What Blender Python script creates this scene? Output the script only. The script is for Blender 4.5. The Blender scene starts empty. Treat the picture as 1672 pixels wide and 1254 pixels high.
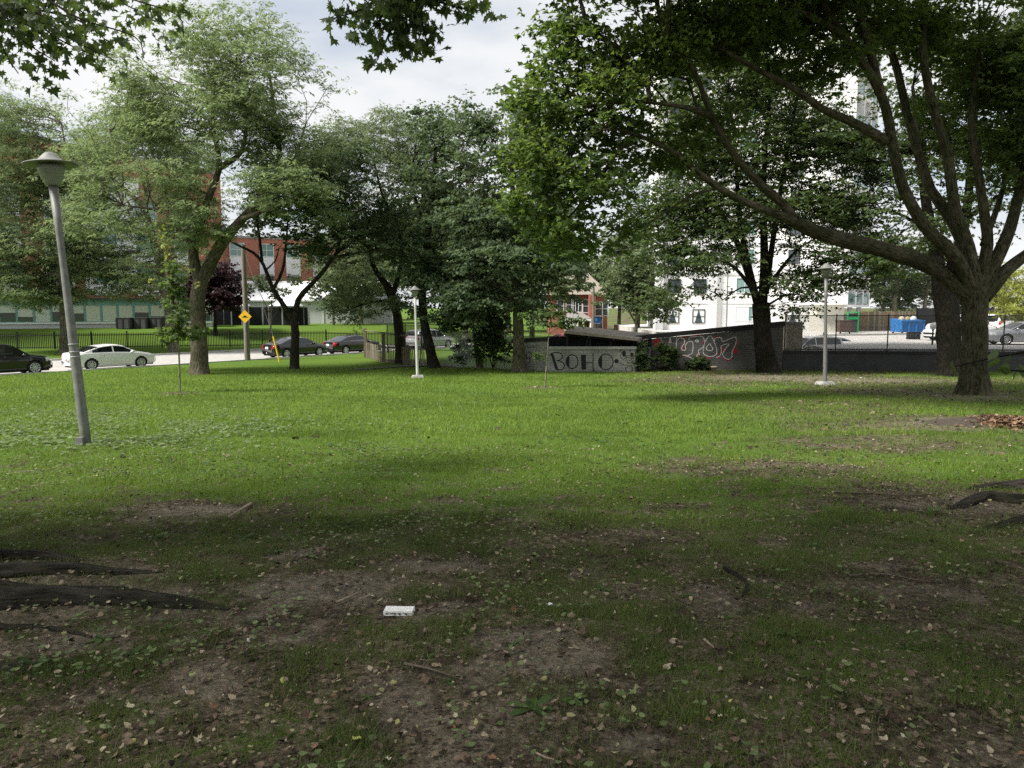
import bpy, math, random
import numpy as np
from mathutils import Vector

# ------------------------------------------------------------------ camera, sky, sun, exposure
SC = bpy.context.scene
COL = SC.collection
F, CX, CY, EYE = 1230.0, 836.0, 627.0, 1.6          # focal length and centre of the 1672 x 1254 photograph, eye height
PITCH = math.atan2(627.0 - 500.0, F)                 # true horizon near row 500
cam = bpy.data.cameras.new('camera'); camo = bpy.data.objects.new('camera', cam); COL.objects.link(camo)
camo.location = (0, 0, EYE); camo.rotation_euler = (math.pi / 2 - PITCH, 0, 0)
cam.sensor_width = 36.0; cam.lens = 36.0 * F / 1672.0; cam.clip_start = 0.05; cam.clip_end = 3000
SC.camera = camo
SUN_EL, SUN_AZ = math.radians(50), math.radians(-114)   # azimuth from +Y towards +X: behind the camera on the left
sd = Vector((math.sin(SUN_AZ) * math.cos(SUN_EL), math.cos(SUN_AZ) * math.cos(SUN_EL), math.sin(SUN_EL)))
sl = bpy.data.lights.new('sun', 'SUN'); so = bpy.data.objects.new('sun', sl); COL.objects.link(so)
sl.energy = 5.0; sl.angle = math.radians(13); sl.color = (1.0, 0.96, 0.9)
so.rotation_euler = sd.to_track_quat('Z', 'Y').to_euler(); so.location = (0, 0, 60)
W = bpy.data.worlds.new('World'); SC.world = W; W.use_nodes = True
nt = W.node_tree; nt.nodes.clear()
def N(t, typ, **kw):
    n = t.nodes.new(typ)
    for k, v in kw.items(): setattr(n, k, v)
    return n
out = N(nt, 'ShaderNodeOutputWorld'); bg = N(nt, 'ShaderNodeBackground'); bg.inputs[1].default_value = 0.1
sky = N(nt, 'ShaderNodeTexSky', sky_type='NISHITA', sun_disc=False, sun_elevation=SUN_EL, sun_rotation=SUN_AZ)
tc = N(nt, 'ShaderNodeTexCoord'); sep = N(nt, 'ShaderNodeSeparateXYZ')
mx = N(nt, 'ShaderNodeMath', operation='MAXIMUM'); mx.inputs[1].default_value = 0.06
addz = N(nt, 'ShaderNodeMath', operation='ADD'); addz.inputs[1].default_value = 0.14
dvx = N(nt, 'ShaderNodeMath', operation='DIVIDE'); dvy = N(nt, 'ShaderNodeMath', operation='DIVIDE')
cmb = N(nt, 'ShaderNodeCombineXYZ')
L = nt.links.new
L(tc.outputs['Generated'], sep.inputs[0]); L(sep.outputs[2], mx.inputs[0]); L(mx.outputs[0], addz.inputs[0])
L(sep.outputs[0], dvx.inputs[0]); L(addz.outputs[0], dvx.inputs[1]); L(sep.outputs[1], dvy.inputs[0]); L(addz.outputs[0], dvy.inputs[1])
L(dvx.outputs[0], cmb.inputs[0]); L(dvy.outputs[0], cmb.inputs[1])
n1 = N(nt, 'ShaderNodeTexNoise'); n1.inputs['Scale'].default_value = 0.55; n1.inputs['Detail'].default_value = 7; n1.inputs['Roughness'].default_value = 0.52
n2 = N(nt, 'ShaderNodeTexNoise'); n2.inputs['Scale'].default_value = 1.1; n2.inputs['Detail'].default_value = 6
L(cmb.outputs[0], n1.inputs['Vector']); L(cmb.outputs[0], n2.inputs['Vector'])
cover = N(nt, 'ShaderNodeValToRGB'); cover.color_ramp.elements[0].position = 0.36; cover.color_ramp.elements[0].color = (0.45, 0.45, 0.45, 1)
cover.color_ramp.elements[1].position = 0.50; cover.color_ramp.elements[1].color = (1, 1, 1, 1)
shade = N(nt, 'ShaderNodeValToRGB'); shade.color_ramp.elements[0].position = 0.36; shade.color_ramp.elements[0].color = (5.0, 5.2, 5.45, 1)
shade.color_ramp.elements[1].position = 0.62; shade.color_ramp.elements[1].color = (6.0, 6.05, 6.1, 1)
mixc = N(nt, 'ShaderNodeMix', data_type='RGBA')
skyg = N(nt, 'ShaderNodeMix', data_type='RGBA', blend_type='MULTIPLY'); skyg.inputs[0].default_value = 1.0; skyg.inputs[7].default_value = (0.9, 0.9, 0.9, 1)
L(sky.outputs[0], skyg.inputs[6])
L(n1.outputs[0], cover.inputs[0]); L(n2.outputs[0], shade.inputs[0])
L(cover.outputs[0], mixc.inputs[0]); L(skyg.outputs[2], mixc.inputs[6]); L(shade.outputs[0], mixc.inputs[7])
L(mixc.outputs[2], bg.inputs[0]); L(bg.outputs[0], out.inputs[0])
SC.view_settings.view_transform = 'Standard'; SC.view_settings.look = 'None'; SC.view_settings.exposure = 0.7; SC.view_settings.gamma = 1.0
SC.view_settings.use_curve_mapping = False
SC.render.engine = 'CYCLES'
SC.cycles.max_bounces = 10; SC.cycles.diffuse_bounces = 6; SC.cycles.glossy_bounces = 3; SC.cycles.transmission_bounces = 5; SC.cycles.transparent_max_bounces = 8
SC.cycles.sample_clamp_indirect = 4; SC.cycles.use_denoising = False

# ------------------------------------------------------------------ pixels and terrain
RNG = np.random.default_rng(7); random.seed(7)
CP, SP = math.cos(PITCH), math.sin(PITCH)
def ray(px, py):
    a = (px - CX) / F; b = (CY - py) / F
    return np.array([a, CP + b * SP, -SP + b * CP])
def P(px, py, d):                                    # the point on a pixel's ray that lies at distance Y = d
    r = ray(px, py); return np.array([0, 0, EYE]) + r * (d / r[1])
def hash2(xi, yi, seed):
    h = (xi * 374761393 + yi * 668265263 + seed * 974634777) & 0xffffffff
    h = ((h ^ (h >> 13)) * 1274126177) & 0xffffffff
    return ((h ^ (h >> 16)) & 0xffff) / 65535.0
def vnoise(x, y, seed=0):
    x = np.asarray(x, float); y = np.asarray(y, float)
    xi = np.floor(x).astype(np.int64); yi = np.floor(y).astype(np.int64)
    fx = x - xi; fy = y - yi; fx = fx * fx * (3 - 2 * fx); fy = fy * fy * (3 - 2 * fy)
    a = hash2(xi, yi, seed); b = hash2(xi + 1, yi, seed); c = hash2(xi, yi + 1, seed); d = hash2(xi + 1, yi + 1, seed)
    return (a * (1 - fx) + b * fx) * (1 - fy) + (c * (1 - fx) + d * fx) * fy
def fbm(x, y, s, seed=0, oct=4):
    x = np.asarray(x, float); y = np.asarray(y, float)
    v = 0; a = 0.5; t = 0
    for k in range(oct):
        v = v + a * vnoise(x * s + 13.1 * k, y * s - 7.7 * k, seed + k); t += a; a *= 0.5; s = s * 2.03
    return v / t
def sst(a, b, x):
    t = np.clip((np.asarray(x, float) - a) / (b - a), 0, 1); return t * t * (3 - 2 * t)
RD = np.array([math.cos(math.radians(52)), math.sin(math.radians(52))]); RN = np.array([-RD[1], RD[0]])   # road direction, far side normal
RW = np.array([-23.8, 44.5])                                                                                # centre of the parked row
FA, FB = np.array([-46.5, 61.3]), np.array([-9.0, 71.2])                                                    # iron fence line
FD = (FB - FA) / np.linalg.norm(FB - FA); FN = np.array([-FD[1], FD[0]])
ROADZ = -2.06
def zg(x, y):
    x = np.asarray(x, float); y = np.asarray(y, float)
    z = -0.0528 * np.clip(y, -20, 60)
    z = -2.0 + 0.14 * np.logaddexp(0, (z + 2.0) / 0.14)        # slope eases into the level ground
    near = sst(30, 5, y)
    z = z + (fbm(x, y, 0.55, 3, 3) - 0.5) * 0.10 * (0.4 + near) + (fbm(x, y, 3.0, 9, 2) - 0.5) * 0.025 * near
    sdist = (x - RW[0]) * RN[0] + (y - RW[1]) * RN[1]           # signed distance from the parked row, far side positive
    out_ = np.maximum(np.maximum(-1.2 - sdist, sdist - 9.6), 0)
    k_ = 1 - (1 - sst(0.0, 5.0, out_)) * sst(0.5, -6, x); z = ROADZ - 0.06 + (z - ROADZ + 0.06) * k_ + 0.14 * sst(0, 0.25, out_) * (1 - k_)
    fdist = (x - FA[0]) * FN[0] + (y - FA[1]) * FN[1]
    z = z + 1.45 * sst(0.5, 10.0, fdist) * sst(0, -12, x)
    return z
def G(px, py):                                       # where a pixel's ray meets the ground
    r = ray(px, py); t = 1.0; o = np.array([0, 0, EYE])
    for k in range(4000):
        p = o + r * t
        if p[2] <= float(zg(p[0], p[1])): break
        t += max(0.01, 0.25 * (p[2] - float(zg(p[0], p[1]))))
    return o + r * t
def gp(x, y, dz=0.0): return np.array([x, y, float(zg(x, y)) + dz])

# ------------------------------------------------------------------ materials
MATS = {}
def newmat(name):
    m = bpy.data.materials.new(name); m.use_nodes = True; t = m.node_tree; t.nodes.clear()
    o = N(t, 'ShaderNodeOutputMaterial'); b = N(t, 'ShaderNodeBsdfPrincipled'); t.links.new(b.outputs[0], o.inputs[0])
    MATS[name] = m; return m, t, b, o
def ramp(t, fac, stops):
    r = N(t, 'ShaderNodeValToRGB'); e = r.color_ramp.elements
    while len(e) < len(stops): e.new(0.5)
    for k, (p, c) in enumerate(stops): e[k].position = p; e[k].color = tuple(c) + (1,)
    t.links.new(fac, r.inputs[0]); return r.outputs[0]
def noise(t, scale, detail=4, vec='Object', sc=None, rough=0.55):
    c = N(t, 'ShaderNodeTexCoord'); n = N(t, 'ShaderNodeTexNoise')
    n.inputs['Scale'].default_value = scale; n.inputs['Detail'].default_value = detail; n.inputs['Roughness'].default_value = rough
    v = c.outputs[vec]
    if sc:
        mp = N(t, 'ShaderNodeMapping'); mp.inputs['Scale'].default_value = sc; t.links.new(v, mp.inputs[0]); v = mp.outputs[0]
    t.links.new(v, n.inputs['Vector']); return n.outputs[0]
def bump(t, b, h, strength=0.4, dist=0.02):
    n = N(t, 'ShaderNodeBump'); n.inputs['Strength'].default_value = strength; n.inputs['Distance'].default_value = dist
    t.links.new(h, n.inputs['Height']); t.links.new(n.outputs[0], b.inputs['Normal'])
def mul(c, f): return tuple(min(1, v * f) for v in c)
def mat(name, col, rough=0.7, metal=0.0, var=0.25, scale=6.0, bmp=0.0, spec=0.4, sc=None, coat=0.0):
    m, t, b, o = newmat(name)
    b.inputs['Roughness'].default_value = rough; b.inputs['Metallic'].default_value = metal; b.inputs['Specular IOR Level'].default_value = spec
    b.inputs['Coat Weight'].default_value = coat
    n = noise(t, scale, 5, 'Object', sc)
    t.links.new(ramp(t, n, [(0.3, mul(col, 1 - var)), (0.7, mul(col, 1 + var))]), b.inputs['Base Color'])
    if bmp: bump(t, b, n, bmp)
    return m
def leafmat(name, dark, light, trans=0.38, glow=None):
    m, t, b, o = newmat(name)
    a = N(t, 'ShaderNodeAttribute', attribute_name='tint')
    c = ramp(t, a.outputs['Fac'], [(0.0, dark), (1.0, light)])
    t.links.new(c, b.inputs['Base Color']); b.inputs['Roughness'].default_value = 0.55; b.inputs['Specular IOR Level'].default_value = 0.3
    tr = N(t, 'ShaderNodeBsdfTranslucent'); g = glow or tuple(min(1, 1.5 * v) for v in light)
    t.links.new(ramp(t, a.outputs['Fac'], [(0.0, mul(g, 0.6)), (1.0, g)]), tr.inputs[0])
    mxs = N(t, 'ShaderNodeMixShader'); mxs.inputs[0].default_value = trans
    t.links.new(b.outputs[0], mxs.inputs[1]); t.links.new(tr.outputs[0], mxs.inputs[2]); t.links.new(mxs.outputs[0], o.inputs[0])
    return m
def barkmat(name, col):
    m, t, b, o = newmat(name)
    n = noise(t, 7.0, 6, 'UV', (3.0, 0.55, 1), 0.65); n2 = noise(t, 1.3, 3, 'Object')
    c1 = ramp(t, n, [(0.36, mul(col, 0.25)), (0.52, col), (0.70, mul(col, 1.7))])
    mm = N(t, 'ShaderNodeMix', data_type='RGBA', blend_type='MULTIPLY'); mm.inputs[0].default_value = 0.85
    t.links.new(c1, mm.inputs[6]); t.links.new(ramp(t, n2, [(0.35, (0.5, 0.58, 0.40)), (0.65, (1.15, 1.1, 1.05))]), mm.inputs[7])
    t.links.new(mm.outputs[2], b.inputs['Base Color']); b.inputs['Roughness'].default_value = 0.95; b.inputs['Specular IOR Level'].default_value = 0.15
    bump(t, b, n, 1.0, 0.09); return m
def brickmat(name, c1, c2, mortar, bw=0.4, rh=0.2, msz=0.012, dirty=0.4, rel=True):
    m, t, b, o = newmat(name)
    c = N(t, 'ShaderNodeTexCoord'); k = N(t, 'ShaderNodeTexBrick')
    k.inputs['Scale'].default_value = 1; k.inputs['Brick Width'].default_value = bw; k.inputs['Row Height'].default_value = rh; k.inputs['Mortar Size'].default_value = msz
    k.inputs['Color1'].default_value = c1 + (1,); k.inputs['Color2'].default_value = c2 + (1,); k.inputs['Mortar'].default_value = mortar + (1,)
    k.inputs['Mortar Smooth'].default_value = 0.2
    t.links.new(c.outputs['UV'], k.inputs['Vector'])
    n = noise(t, 0.9, 6, 'Object', None, 0.65); mm = N(t, 'ShaderNodeMix', data_type='RGBA', blend_type='MULTIPLY'); mm.inputs[0].default_value = 1.0
    t.links.new(k.outputs['Color'], mm.inputs[6]); t.links.new(ramp(t, n, [(0.3, (1 - dirty,) * 3), (0.65, (1, 1, 1))]), mm.inputs[7])
    t.links.new(mm.outputs[2], b.inputs['Base Color']); b.inputs['Roughness'].default_value = 0.9
    inv = N(t, 'ShaderNodeMath', operation='SUBTRACT'); inv.inputs[0].default_value = 1.0; t.links.new(k.outputs['Fac'], inv.inputs[1])
    if rel: bump(t, b, inv.outputs[0], 0.5, 0.01)
    return m
def glassmat(name, col, rough=0.06):
    m, t, b, o = newmat(name); b.inputs['Base Color'].default_value = col + (1,); b.inputs['Roughness'].default_value = rough
    b.inputs['Specular IOR Level'].default_value = 0.9; return m

# ------------------------------------------------------------------ mesh helpers
def tag(o, label=None, cat=None, group=None, kind=None):
    if label: o['label'] = label
    if cat: o['category'] = cat
    if group: o['group'] = group
    if kind: o['kind'] = kind
    return o
def empty(name, loc, label=None, cat=None, group=None, rz=0.0):
    o = bpy.data.objects.new(name, None); COL.objects.link(o); o.location = tuple(float(v) for v in loc); o.rotation_euler = (0, 0, rz); o.empty_display_size = 0.2
    return tag(o, label, cat, group)
def mesh(name, V, Fs, m=None, smooth=False, uv=None, tint=None):
    me = bpy.data.meshes.new(name); V = np.asarray(V, np.float32).reshape(-1, 3)
    if isinstance(Fs, np.ndarray):
        n, k = Fs.shape; loops = Fs.reshape(-1); starts = np.arange(n) * k
    else:
        lens = np.array([len(f) for f in Fs], int); loops = np.array([i for f in Fs for i in f], int)
        starts = np.concatenate([[0], np.cumsum(lens)[:-1]]) if len(lens) else np.array([], int); n = len(lens)
    me.vertices.add(len(V)); me.vertices.foreach_set('co', V.ravel())
    me.loops.add(len(loops)); me.loops.foreach_set('vertex_index', loops.astype(np.int32))
    me.polygons.add(n); me.polygons.foreach_set('loop_start', starts.astype(np.int32))
    me.polygons.foreach_set('use_smooth', np.full(n, bool(smooth)))
    if uv is not None:
        u = me.uv_layers.new(name='UVMap'); u.data.foreach_set('uv', np.asarray(uv, np.float32).ravel())
    if tint is not None:
        a = me.attributes.new('tint', 'FLOAT', 'POINT'); a.data.foreach_set('value', np.asarray(tint, np.float32))
    me.update(calc_edges=True)
    if m: me.materials.append(m if not isinstance(m, str) else MATS[m])
    return me
def obj(name, me, parent=None, loc=None, rot=None):
    o = bpy.data.objects.new(name, me); COL.objects.link(o)
    if parent is not None: o.parent = parent
    if loc is not None: o.location = tuple(float(v) for v in loc)
    if rot is not None: o.rotation_euler = rot
    return o
class MB:
    def __init__(s): s.V = []; s.F = []; s.U = []
    def add(s, V, Fs, U=None):
        b = len(s.V); s.V.extend([tuple(float(c) for c in v) for v in V])
        for q in Fs: s.F.append(tuple(i + b for i in q))
        if U is None:
            for q in Fs: s.U.extend([(V[i][0] + V[i][1], V[i][2]) for i in q])
        else: s.U.extend(U)
    def box(s, c, size, rz=0.0, taper=1.0):
        hx, hy, hz = size[0] / 2, size[1] / 2, size[2] / 2; ca, sa = math.cos(rz), math.sin(rz); V = []
        for z, k in ((-hz, 1.0), (hz, taper)):
            for x, y in ((-hx, -hy), (hx, -hy), (hx, hy), (-hx, hy)):
                x *= k; y *= k; V.append((c[0] + x * ca - y * sa, c[1] + x * sa + y * ca, c[2] + z))
        Fs = [(3, 2, 1, 0), (4, 5, 6, 7), (0, 1, 5, 4), (1, 2, 6, 5), (2, 3, 7, 6), (3, 0, 4, 7)]
        U = []
        for q in Fs:
            if q in ((0, 1, 5, 4), (2, 3, 7, 6)): U += [((-hx if i in (0, 3, 4, 7) else hx), V[i][2]) for i in q]
            elif q in ((1, 2, 6, 5), (3, 0, 4, 7)): U += [((-hy if i in (0, 1, 4, 5) else hy), V[i][2]) for i in q]
            else: U += [(V[i][0], V[i][1]) for i in q]
        s.add(V, Fs, U); return s
    def slab(s, p0, p1, z0, z1, th, z0b=None, z1b=None):     # upright slab from p0 to p1 (its front face), thickness to the left of p0->p1
        p0 = np.array(p0[:2], float); p1 = np.array(p1[:2], float); d = p1 - p0; ln = np.linalg.norm(d); n = np.array([-d[1], d[0]]) / ln * th
        a0 = z0; a1 = z0 if z0b is None else z0b; b0 = z1; b1 = z1 if z1b is None else z1b
        V = [(*p0, a0), (*p1, a1), (*(p1 + n), a1), (*(p0 + n), a0), (*p0, b0), (*p1, b1), (*(p1 + n), b1), (*(p0 + n), b0)]
        Fs = [(3, 2, 1, 0), (4, 5, 6, 7), (0, 1, 5, 4), (1, 2, 6, 5), (2, 3, 7, 6), (3, 0, 4, 7)]
        us = {0: 0, 1: ln, 2: ln, 3: 0, 4: 0, 5: ln, 6: ln, 7: 0}; U = []
        for q in Fs:
            if q in ((1, 2, 6, 5), (3, 0, 4, 7)): U += [((0 if i in (0, 1, 4, 5) else th), V[i][2]) for i in q]
            elif q in ((3, 2, 1, 0), (4, 5, 6, 7)): U += [(us[i], (0 if i in (0, 1, 4, 5) else th)) for i in q]
            else: U += [(us[i], V[i][2]) for i in q]
        s.add(V, Fs, U); return s
    def tube(s, pts, rad, sides=8, cap=True):
        V, Fq, U = tube(np.array(pts, float), np.array(rad, float) * np.ones(len(pts)), sides)
        b = len(s.V); s.V.extend(map(tuple, V)); s.F.extend([tuple(int(i) + b for i in q) for q in Fq]); s.U.extend(map(tuple, U))
        if cap:
            s.add(V[-sides:] if False else [V[len(V) - (sides + 1) + k] for k in range(sides)], [tuple(range(sides))])
            s.add([V[k] for k in range(sides)], [tuple(reversed(range(sides)))])
        return s
    def lathe(s, prof, seg=20, c=(0, 0, 0), axis='z', cap=True):
        V = []; n = len(prof)
        for r, z in prof:
            for k in range(seg):
                a = 2 * math.pi * k / seg
                p = (r * math.cos(a), r * math.sin(a), z) if axis == 'z' else (r * math.cos(a), z, r * math.sin(a))
                V.append((p[0] + c[0], p[1] + c[1], p[2] + c[2]))
        Fs = []
        for i in range(n - 1):
            for k in range(seg):
                q = (i * seg + k, i * seg + (k + 1) % seg, (i + 1) * seg + (k + 1) % seg, (i + 1) * seg + k)
                Fs.append(q if axis == 'z' else q[::-1])
        if cap and prof[0][0] > 1e-4: Fs.append(tuple(reversed(range(seg))) if axis == 'z' else tuple(range(seg)))
        if cap and prof[-1][0] > 1e-4: Fs.append(tuple(range((n - 1) * seg, n * seg)) if axis == 'z' else tuple(reversed(range((n - 1) * seg, n * seg))))
        s.add(V, Fs); return s
    def mesh(s, name, m, smooth=False): return mesh(name, s.V, s.F, m, smooth, s.U)
    def build(s, name, m, parent=None, smooth=False, loc=None, rot=None): return obj(name, s.mesh(name, m, smooth), parent, loc, rot)
def tube(pts, rad, sides=8, flare=None, lump=0.0, seed=0):
    n = len(pts); T = np.gradient(pts, axis=0); T /= np.linalg.norm(T, axis=1)[:, None] + 1e-9
    up = np.array([1.0, 0.0, 0.0]) if abs(T[0][0]) < 0.8 else np.array([0.0, 1.0, 0.0])
    A = np.zeros((n, 3)); a = up - T[0] * np.dot(up, T[0]); a /= np.linalg.norm(a)
    for i in range(n):
        a = a - T[i] * np.dot(a, T[i]); a /= np.linalg.norm(a) + 1e-9; A[i] = a
    B = np.cross(T, A); th = np.linspace(0, 2 * np.pi, sides + 1)
    ln = np.concatenate([[0], np.cumsum(np.linalg.norm(np.diff(pts, axis=0), axis=1))])
    R = rad[:, None] * np.ones((n, sides + 1))
    if flare is not None:
        k, h, lob, ph = flare; e = np.exp(-ln / h)[:, None]
        R = R * (1 + e * k * (0.75 + 0.5 * np.cos(lob * th + ph) + 0.25 * np.cos(2 * th + 2 * ph))[None, :])
    if lump > 0:
        tt = th.copy(); tt[-1] = 0
        R = R * (1 + lump * (vnoise(np.cos(tt)[None, :] * 1.6 + 5 + 0 * R, ln[:, None] * 1.8 + np.sin(tt)[None, :] * 1.6, seed) - 0.5) * 2)
        if lump > 0.15: R = R * (1 + lump * 0.9 * (vnoise(np.cos(tt)[None, :] * 4.5 + 9 + 0 * R, ln[:, None] * 2.2 + np.sin(tt)[None, :] * 4.5, seed + 3) - 0.5) + lump * 0.5 * (vnoise(np.cos(tt)[None, :] * 9 + 0 * R, ln[:, None] * 5 + np.sin(tt)[None, :] * 9, seed + 4) - 0.5))
    V = pts[:, None, :] + (np.cos(th)[None, :, None] * A[:, None, :] + np.sin(th)[None, :, None] * B[:, None, :]) * R[:, :, None]
    i, j = np.meshgrid(np.arange(n - 1), np.arange(sides), indexing='ij'); w = sides + 1
    Fq = np.stack([i * w + j, i * w + j + 1, (i + 1) * w + j + 1, (i + 1) * w + j], -1).reshape(-1, 4)
    u = (th[None, :] * np.maximum(rad.mean(), 0.05)) + 0 * R; v = ln[:, None] + 0 * R
    UV = np.stack([u, v], -1).reshape(-1, 2)
    return V.reshape(-1, 3), Fq, UV[Fq.reshape(-1)]
def catmull(pts, step=0.25):
    pts = np.array(pts, float); p = np.vstack([2 * pts[0] - pts[1], pts, 2 * pts[-1] - pts[-2]]); o = []
    for i in range(1, len(p) - 2):
        n = max(2, int(np.linalg.norm(p[i + 1] - p[i]) / step)); t = np.linspace(0, 1, n, endpoint=False)[:, None]
        o.append(0.5 * (2 * p[i] + (p[i + 1] - p[i - 1]) * t + (2 * p[i - 1] - 5 * p[i] + 4 * p[i + 1] - p[i + 2]) * t ** 2 + (3 * p[i] - p[i - 1] - 3 * p[i + 1] + p[i + 2]) * t ** 3))
    o.append(pts[-1:]); return np.vstack(o)
def children(o): return [c for c in bpy.data.objects if c.parent == o]
def copy_tree(o, parent=None, kids=None):
    c = o.copy(); COL.objects.link(c); c.parent = parent
    for ch in o.children: copy_tree(ch, c)
    return c
def cyl_between(a, b, r, sides=6):
    m = MB(); m.tube([a, b], r, sides); return m

# ------------------------------------------------------------------ palette
mat('asphalt', (0.16, 0.155, 0.15), 0.9, var=0.15, scale=3, bmp=0.15)
mat('road', (0.36, 0.345, 0.32), 0.9, var=0.14, scale=1.5, bmp=0.1)
mat('lot', (0.52, 0.50, 0.47), 0.9, var=0.12, scale=0.9, bmp=0.1)
mat('kerb', (0.42, 0.41, 0.38), 0.9, var=0.12)
mat('path', (0.07, 0.068, 0.064), 0.95, var=0.3, scale=5, bmp=0.3)
mat('concrete', (0.30, 0.295, 0.28), 0.9, var=0.2, scale=2.5, bmp=0.2)
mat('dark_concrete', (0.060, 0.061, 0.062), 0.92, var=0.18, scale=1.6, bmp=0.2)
mat('tower_white', (0.82, 0.82, 0.81), 0.8, var=0.04, scale=0.6)
mat('tower_grey', (0.56, 0.57, 0.58), 0.8, var=0.05, scale=0.6)
mat('cream', (0.62, 0.60, 0.53), 0.8, var=0.06)
mat('white_panel', (0.75, 0.76, 0.77), 0.6, var=0.04, scale=0.7)
mat('ribbed', (0.55, 0.56, 0.57), 0.6, var=0.05)
mat('teal', (0.22, 0.42, 0.40), 0.5, var=0.1)
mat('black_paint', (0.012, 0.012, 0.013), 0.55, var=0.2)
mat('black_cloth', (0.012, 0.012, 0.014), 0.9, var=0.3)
mat('iron', (0.016, 0.016, 0.017), 0.5, var=0.2, metal=0.2)
mat('galv', (0.33, 0.34, 0.34), 0.5, metal=0.6, var=0.15)
mat('dark_wire', (0.06, 0.062, 0.062), 0.6, metal=0.3, var=0.1)
mat('lamp_metal', (0.19, 0.195, 0.18), 0.55, metal=0.25, var=0.22, scale=9, bmp=0.05)
mat('lamp_white', (0.50, 0.50, 0.47), 0.6, var=0.12, scale=7)
mat('lamp_bowl', (0.24, 0.26, 0.21), 0.35, var=0.12, scale=14)
mat('old_wood', (0.15, 0.125, 0.085), 0.92, var=0.4, scale=5, bmp=0.3, sc=(4, 4, 0.5))
mat('pale_wood', (0.27, 0.24, 0.185), 0.9, var=0.25, scale=5, sc=(4, 4, 0.5))
mat('brown_wood', (0.22, 0.15, 0.10), 0.9, var=0.35, scale=4, sc=(4, 4, 0.4))
mat('pole_wood', (0.17, 0.15, 0.12), 0.95, var=0.4, scale=7, bmp=0.4, sc=(5, 5, 0.3))
mat('sign_yellow', (0.80, 0.46, 0.02), 0.45, var=0.05)
mat('guard_yellow', (0.75, 0.52, 0.02), 0.5, var=0.08)
mat('roof_brown', (0.23, 0.20, 0.165), 0.9, var=0.2, scale=6, bmp=0.3)
mat('roof_grey', (0.20, 0.19, 0.18), 0.9, var=0.2, scale=5, bmp=0.3)
mat('trim_white', (0.78, 0.78, 0.76), 0.6, var=0.05)
mat('dumpster_blue', (0.03, 0.16, 0.42), 0.5, var=0.2, scale=3)
mat('bin_brown', (0.085, 0.055, 0.045), 0.6, var=0.25)
mat('bin_green', (0.02, 0.30, 0.10), 0.5, var=0.2)
mat('sign_blue', (0.02, 0.20, 0.75), 0.4, var=0.05)
mat('stone', (0.42, 0.37, 0.28), 0.95, var=0.35, scale=2.2, bmp=0.6)
mat('terracotta', (0.38, 0.31, 0.20), 0.85, var=0.15)
mat('ink', (0.012, 0.012, 0.014), 0.75, var=0.25, scale=14)
mat('spray_white', (0.66, 0.65, 0.64), 0.8, var=0.22, scale=14)
mat('spray_red', (0.50, 0.02, 0.035), 0.75, var=0.25, scale=10)
mat('foam', (0.80, 0.80, 0.79), 0.9, var=0.08, scale=40, bmp=0.4)
mat('paper', (0.75, 0.75, 0.74), 0.8, var=0.06)
mat('car_white', (0.78, 0.78, 0.77), 0.25, var=0.02, coat=0.6)
mat('car_black', (0.010, 0.010, 0.011), 0.2, var=0.05, coat=0.8)
mat('car_red', (0.25, 0.015, 0.03), 0.25, var=0.03, coat=0.7)
mat('car_silver', (0.45, 0.46, 0.48), 0.25, metal=0.5, var=0.03, coat=0.6)
mat('car_blue', (0.02, 0.04, 0.10), 0.2, var=0.05, coat=0.7)
mat('tyre', (0.018, 0.018, 0.018), 0.85, var=0.2)
mat('rim', (0.55, 0.56, 0.57), 0.3, metal=0.7, var=0.05)
mat('tail', (0.32, 0.01, 0.015), 0.2, var=0.1, coat=0.8)
mat('headlamp', (0.55, 0.57, 0.58), 0.1, var=0.05, coat=0.8)
glassmat('car_glass', (0.008, 0.010, 0.011), 0.04)
glassmat('pane', (0.05, 0.065, 0.075), 0.05)
glassmat('teal_pane', (0.16, 0.26, 0.25), 0.06)
mat('blind', (0.55, 0.60, 0.50), 0.7, var=0.05)
mat('curtain', (0.62, 0.64, 0.66), 0.8, var=0.12, scale=8, sc=(6, 6, 0.5))
brickmat('brick_red', (0.42, 0.13, 0.075), (0.35, 0.10, 0.06), (0.38, 0.25, 0.2), 0.24, 0.085, 0.01, 0.2, False)
brickmat('house_brick', (0.40, 0.12, 0.075), (0.32, 0.095, 0.06), (0.36, 0.22, 0.18), 0.24, 0.085, 0.01, 0.3, False)
brickmat('white_brick', (0.83, 0.825, 0.81), (0.78, 0.775, 0.76), (0.62, 0.62, 0.61), 0.3, 0.1, 0.012, 0.12, False)
brickmat('block_light', (0.38, 0.37, 0.335), (0.31, 0.305, 0.275), (0.21, 0.206, 0.19), 0.4, 0.135, 0.014, 0.5)
brickmat('block_dark', (0.17, 0.165, 0.155), (0.135, 0.13, 0.12), (0.09, 0.086, 0.08), 0.4, 0.135, 0.013, 0.5)

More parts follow.
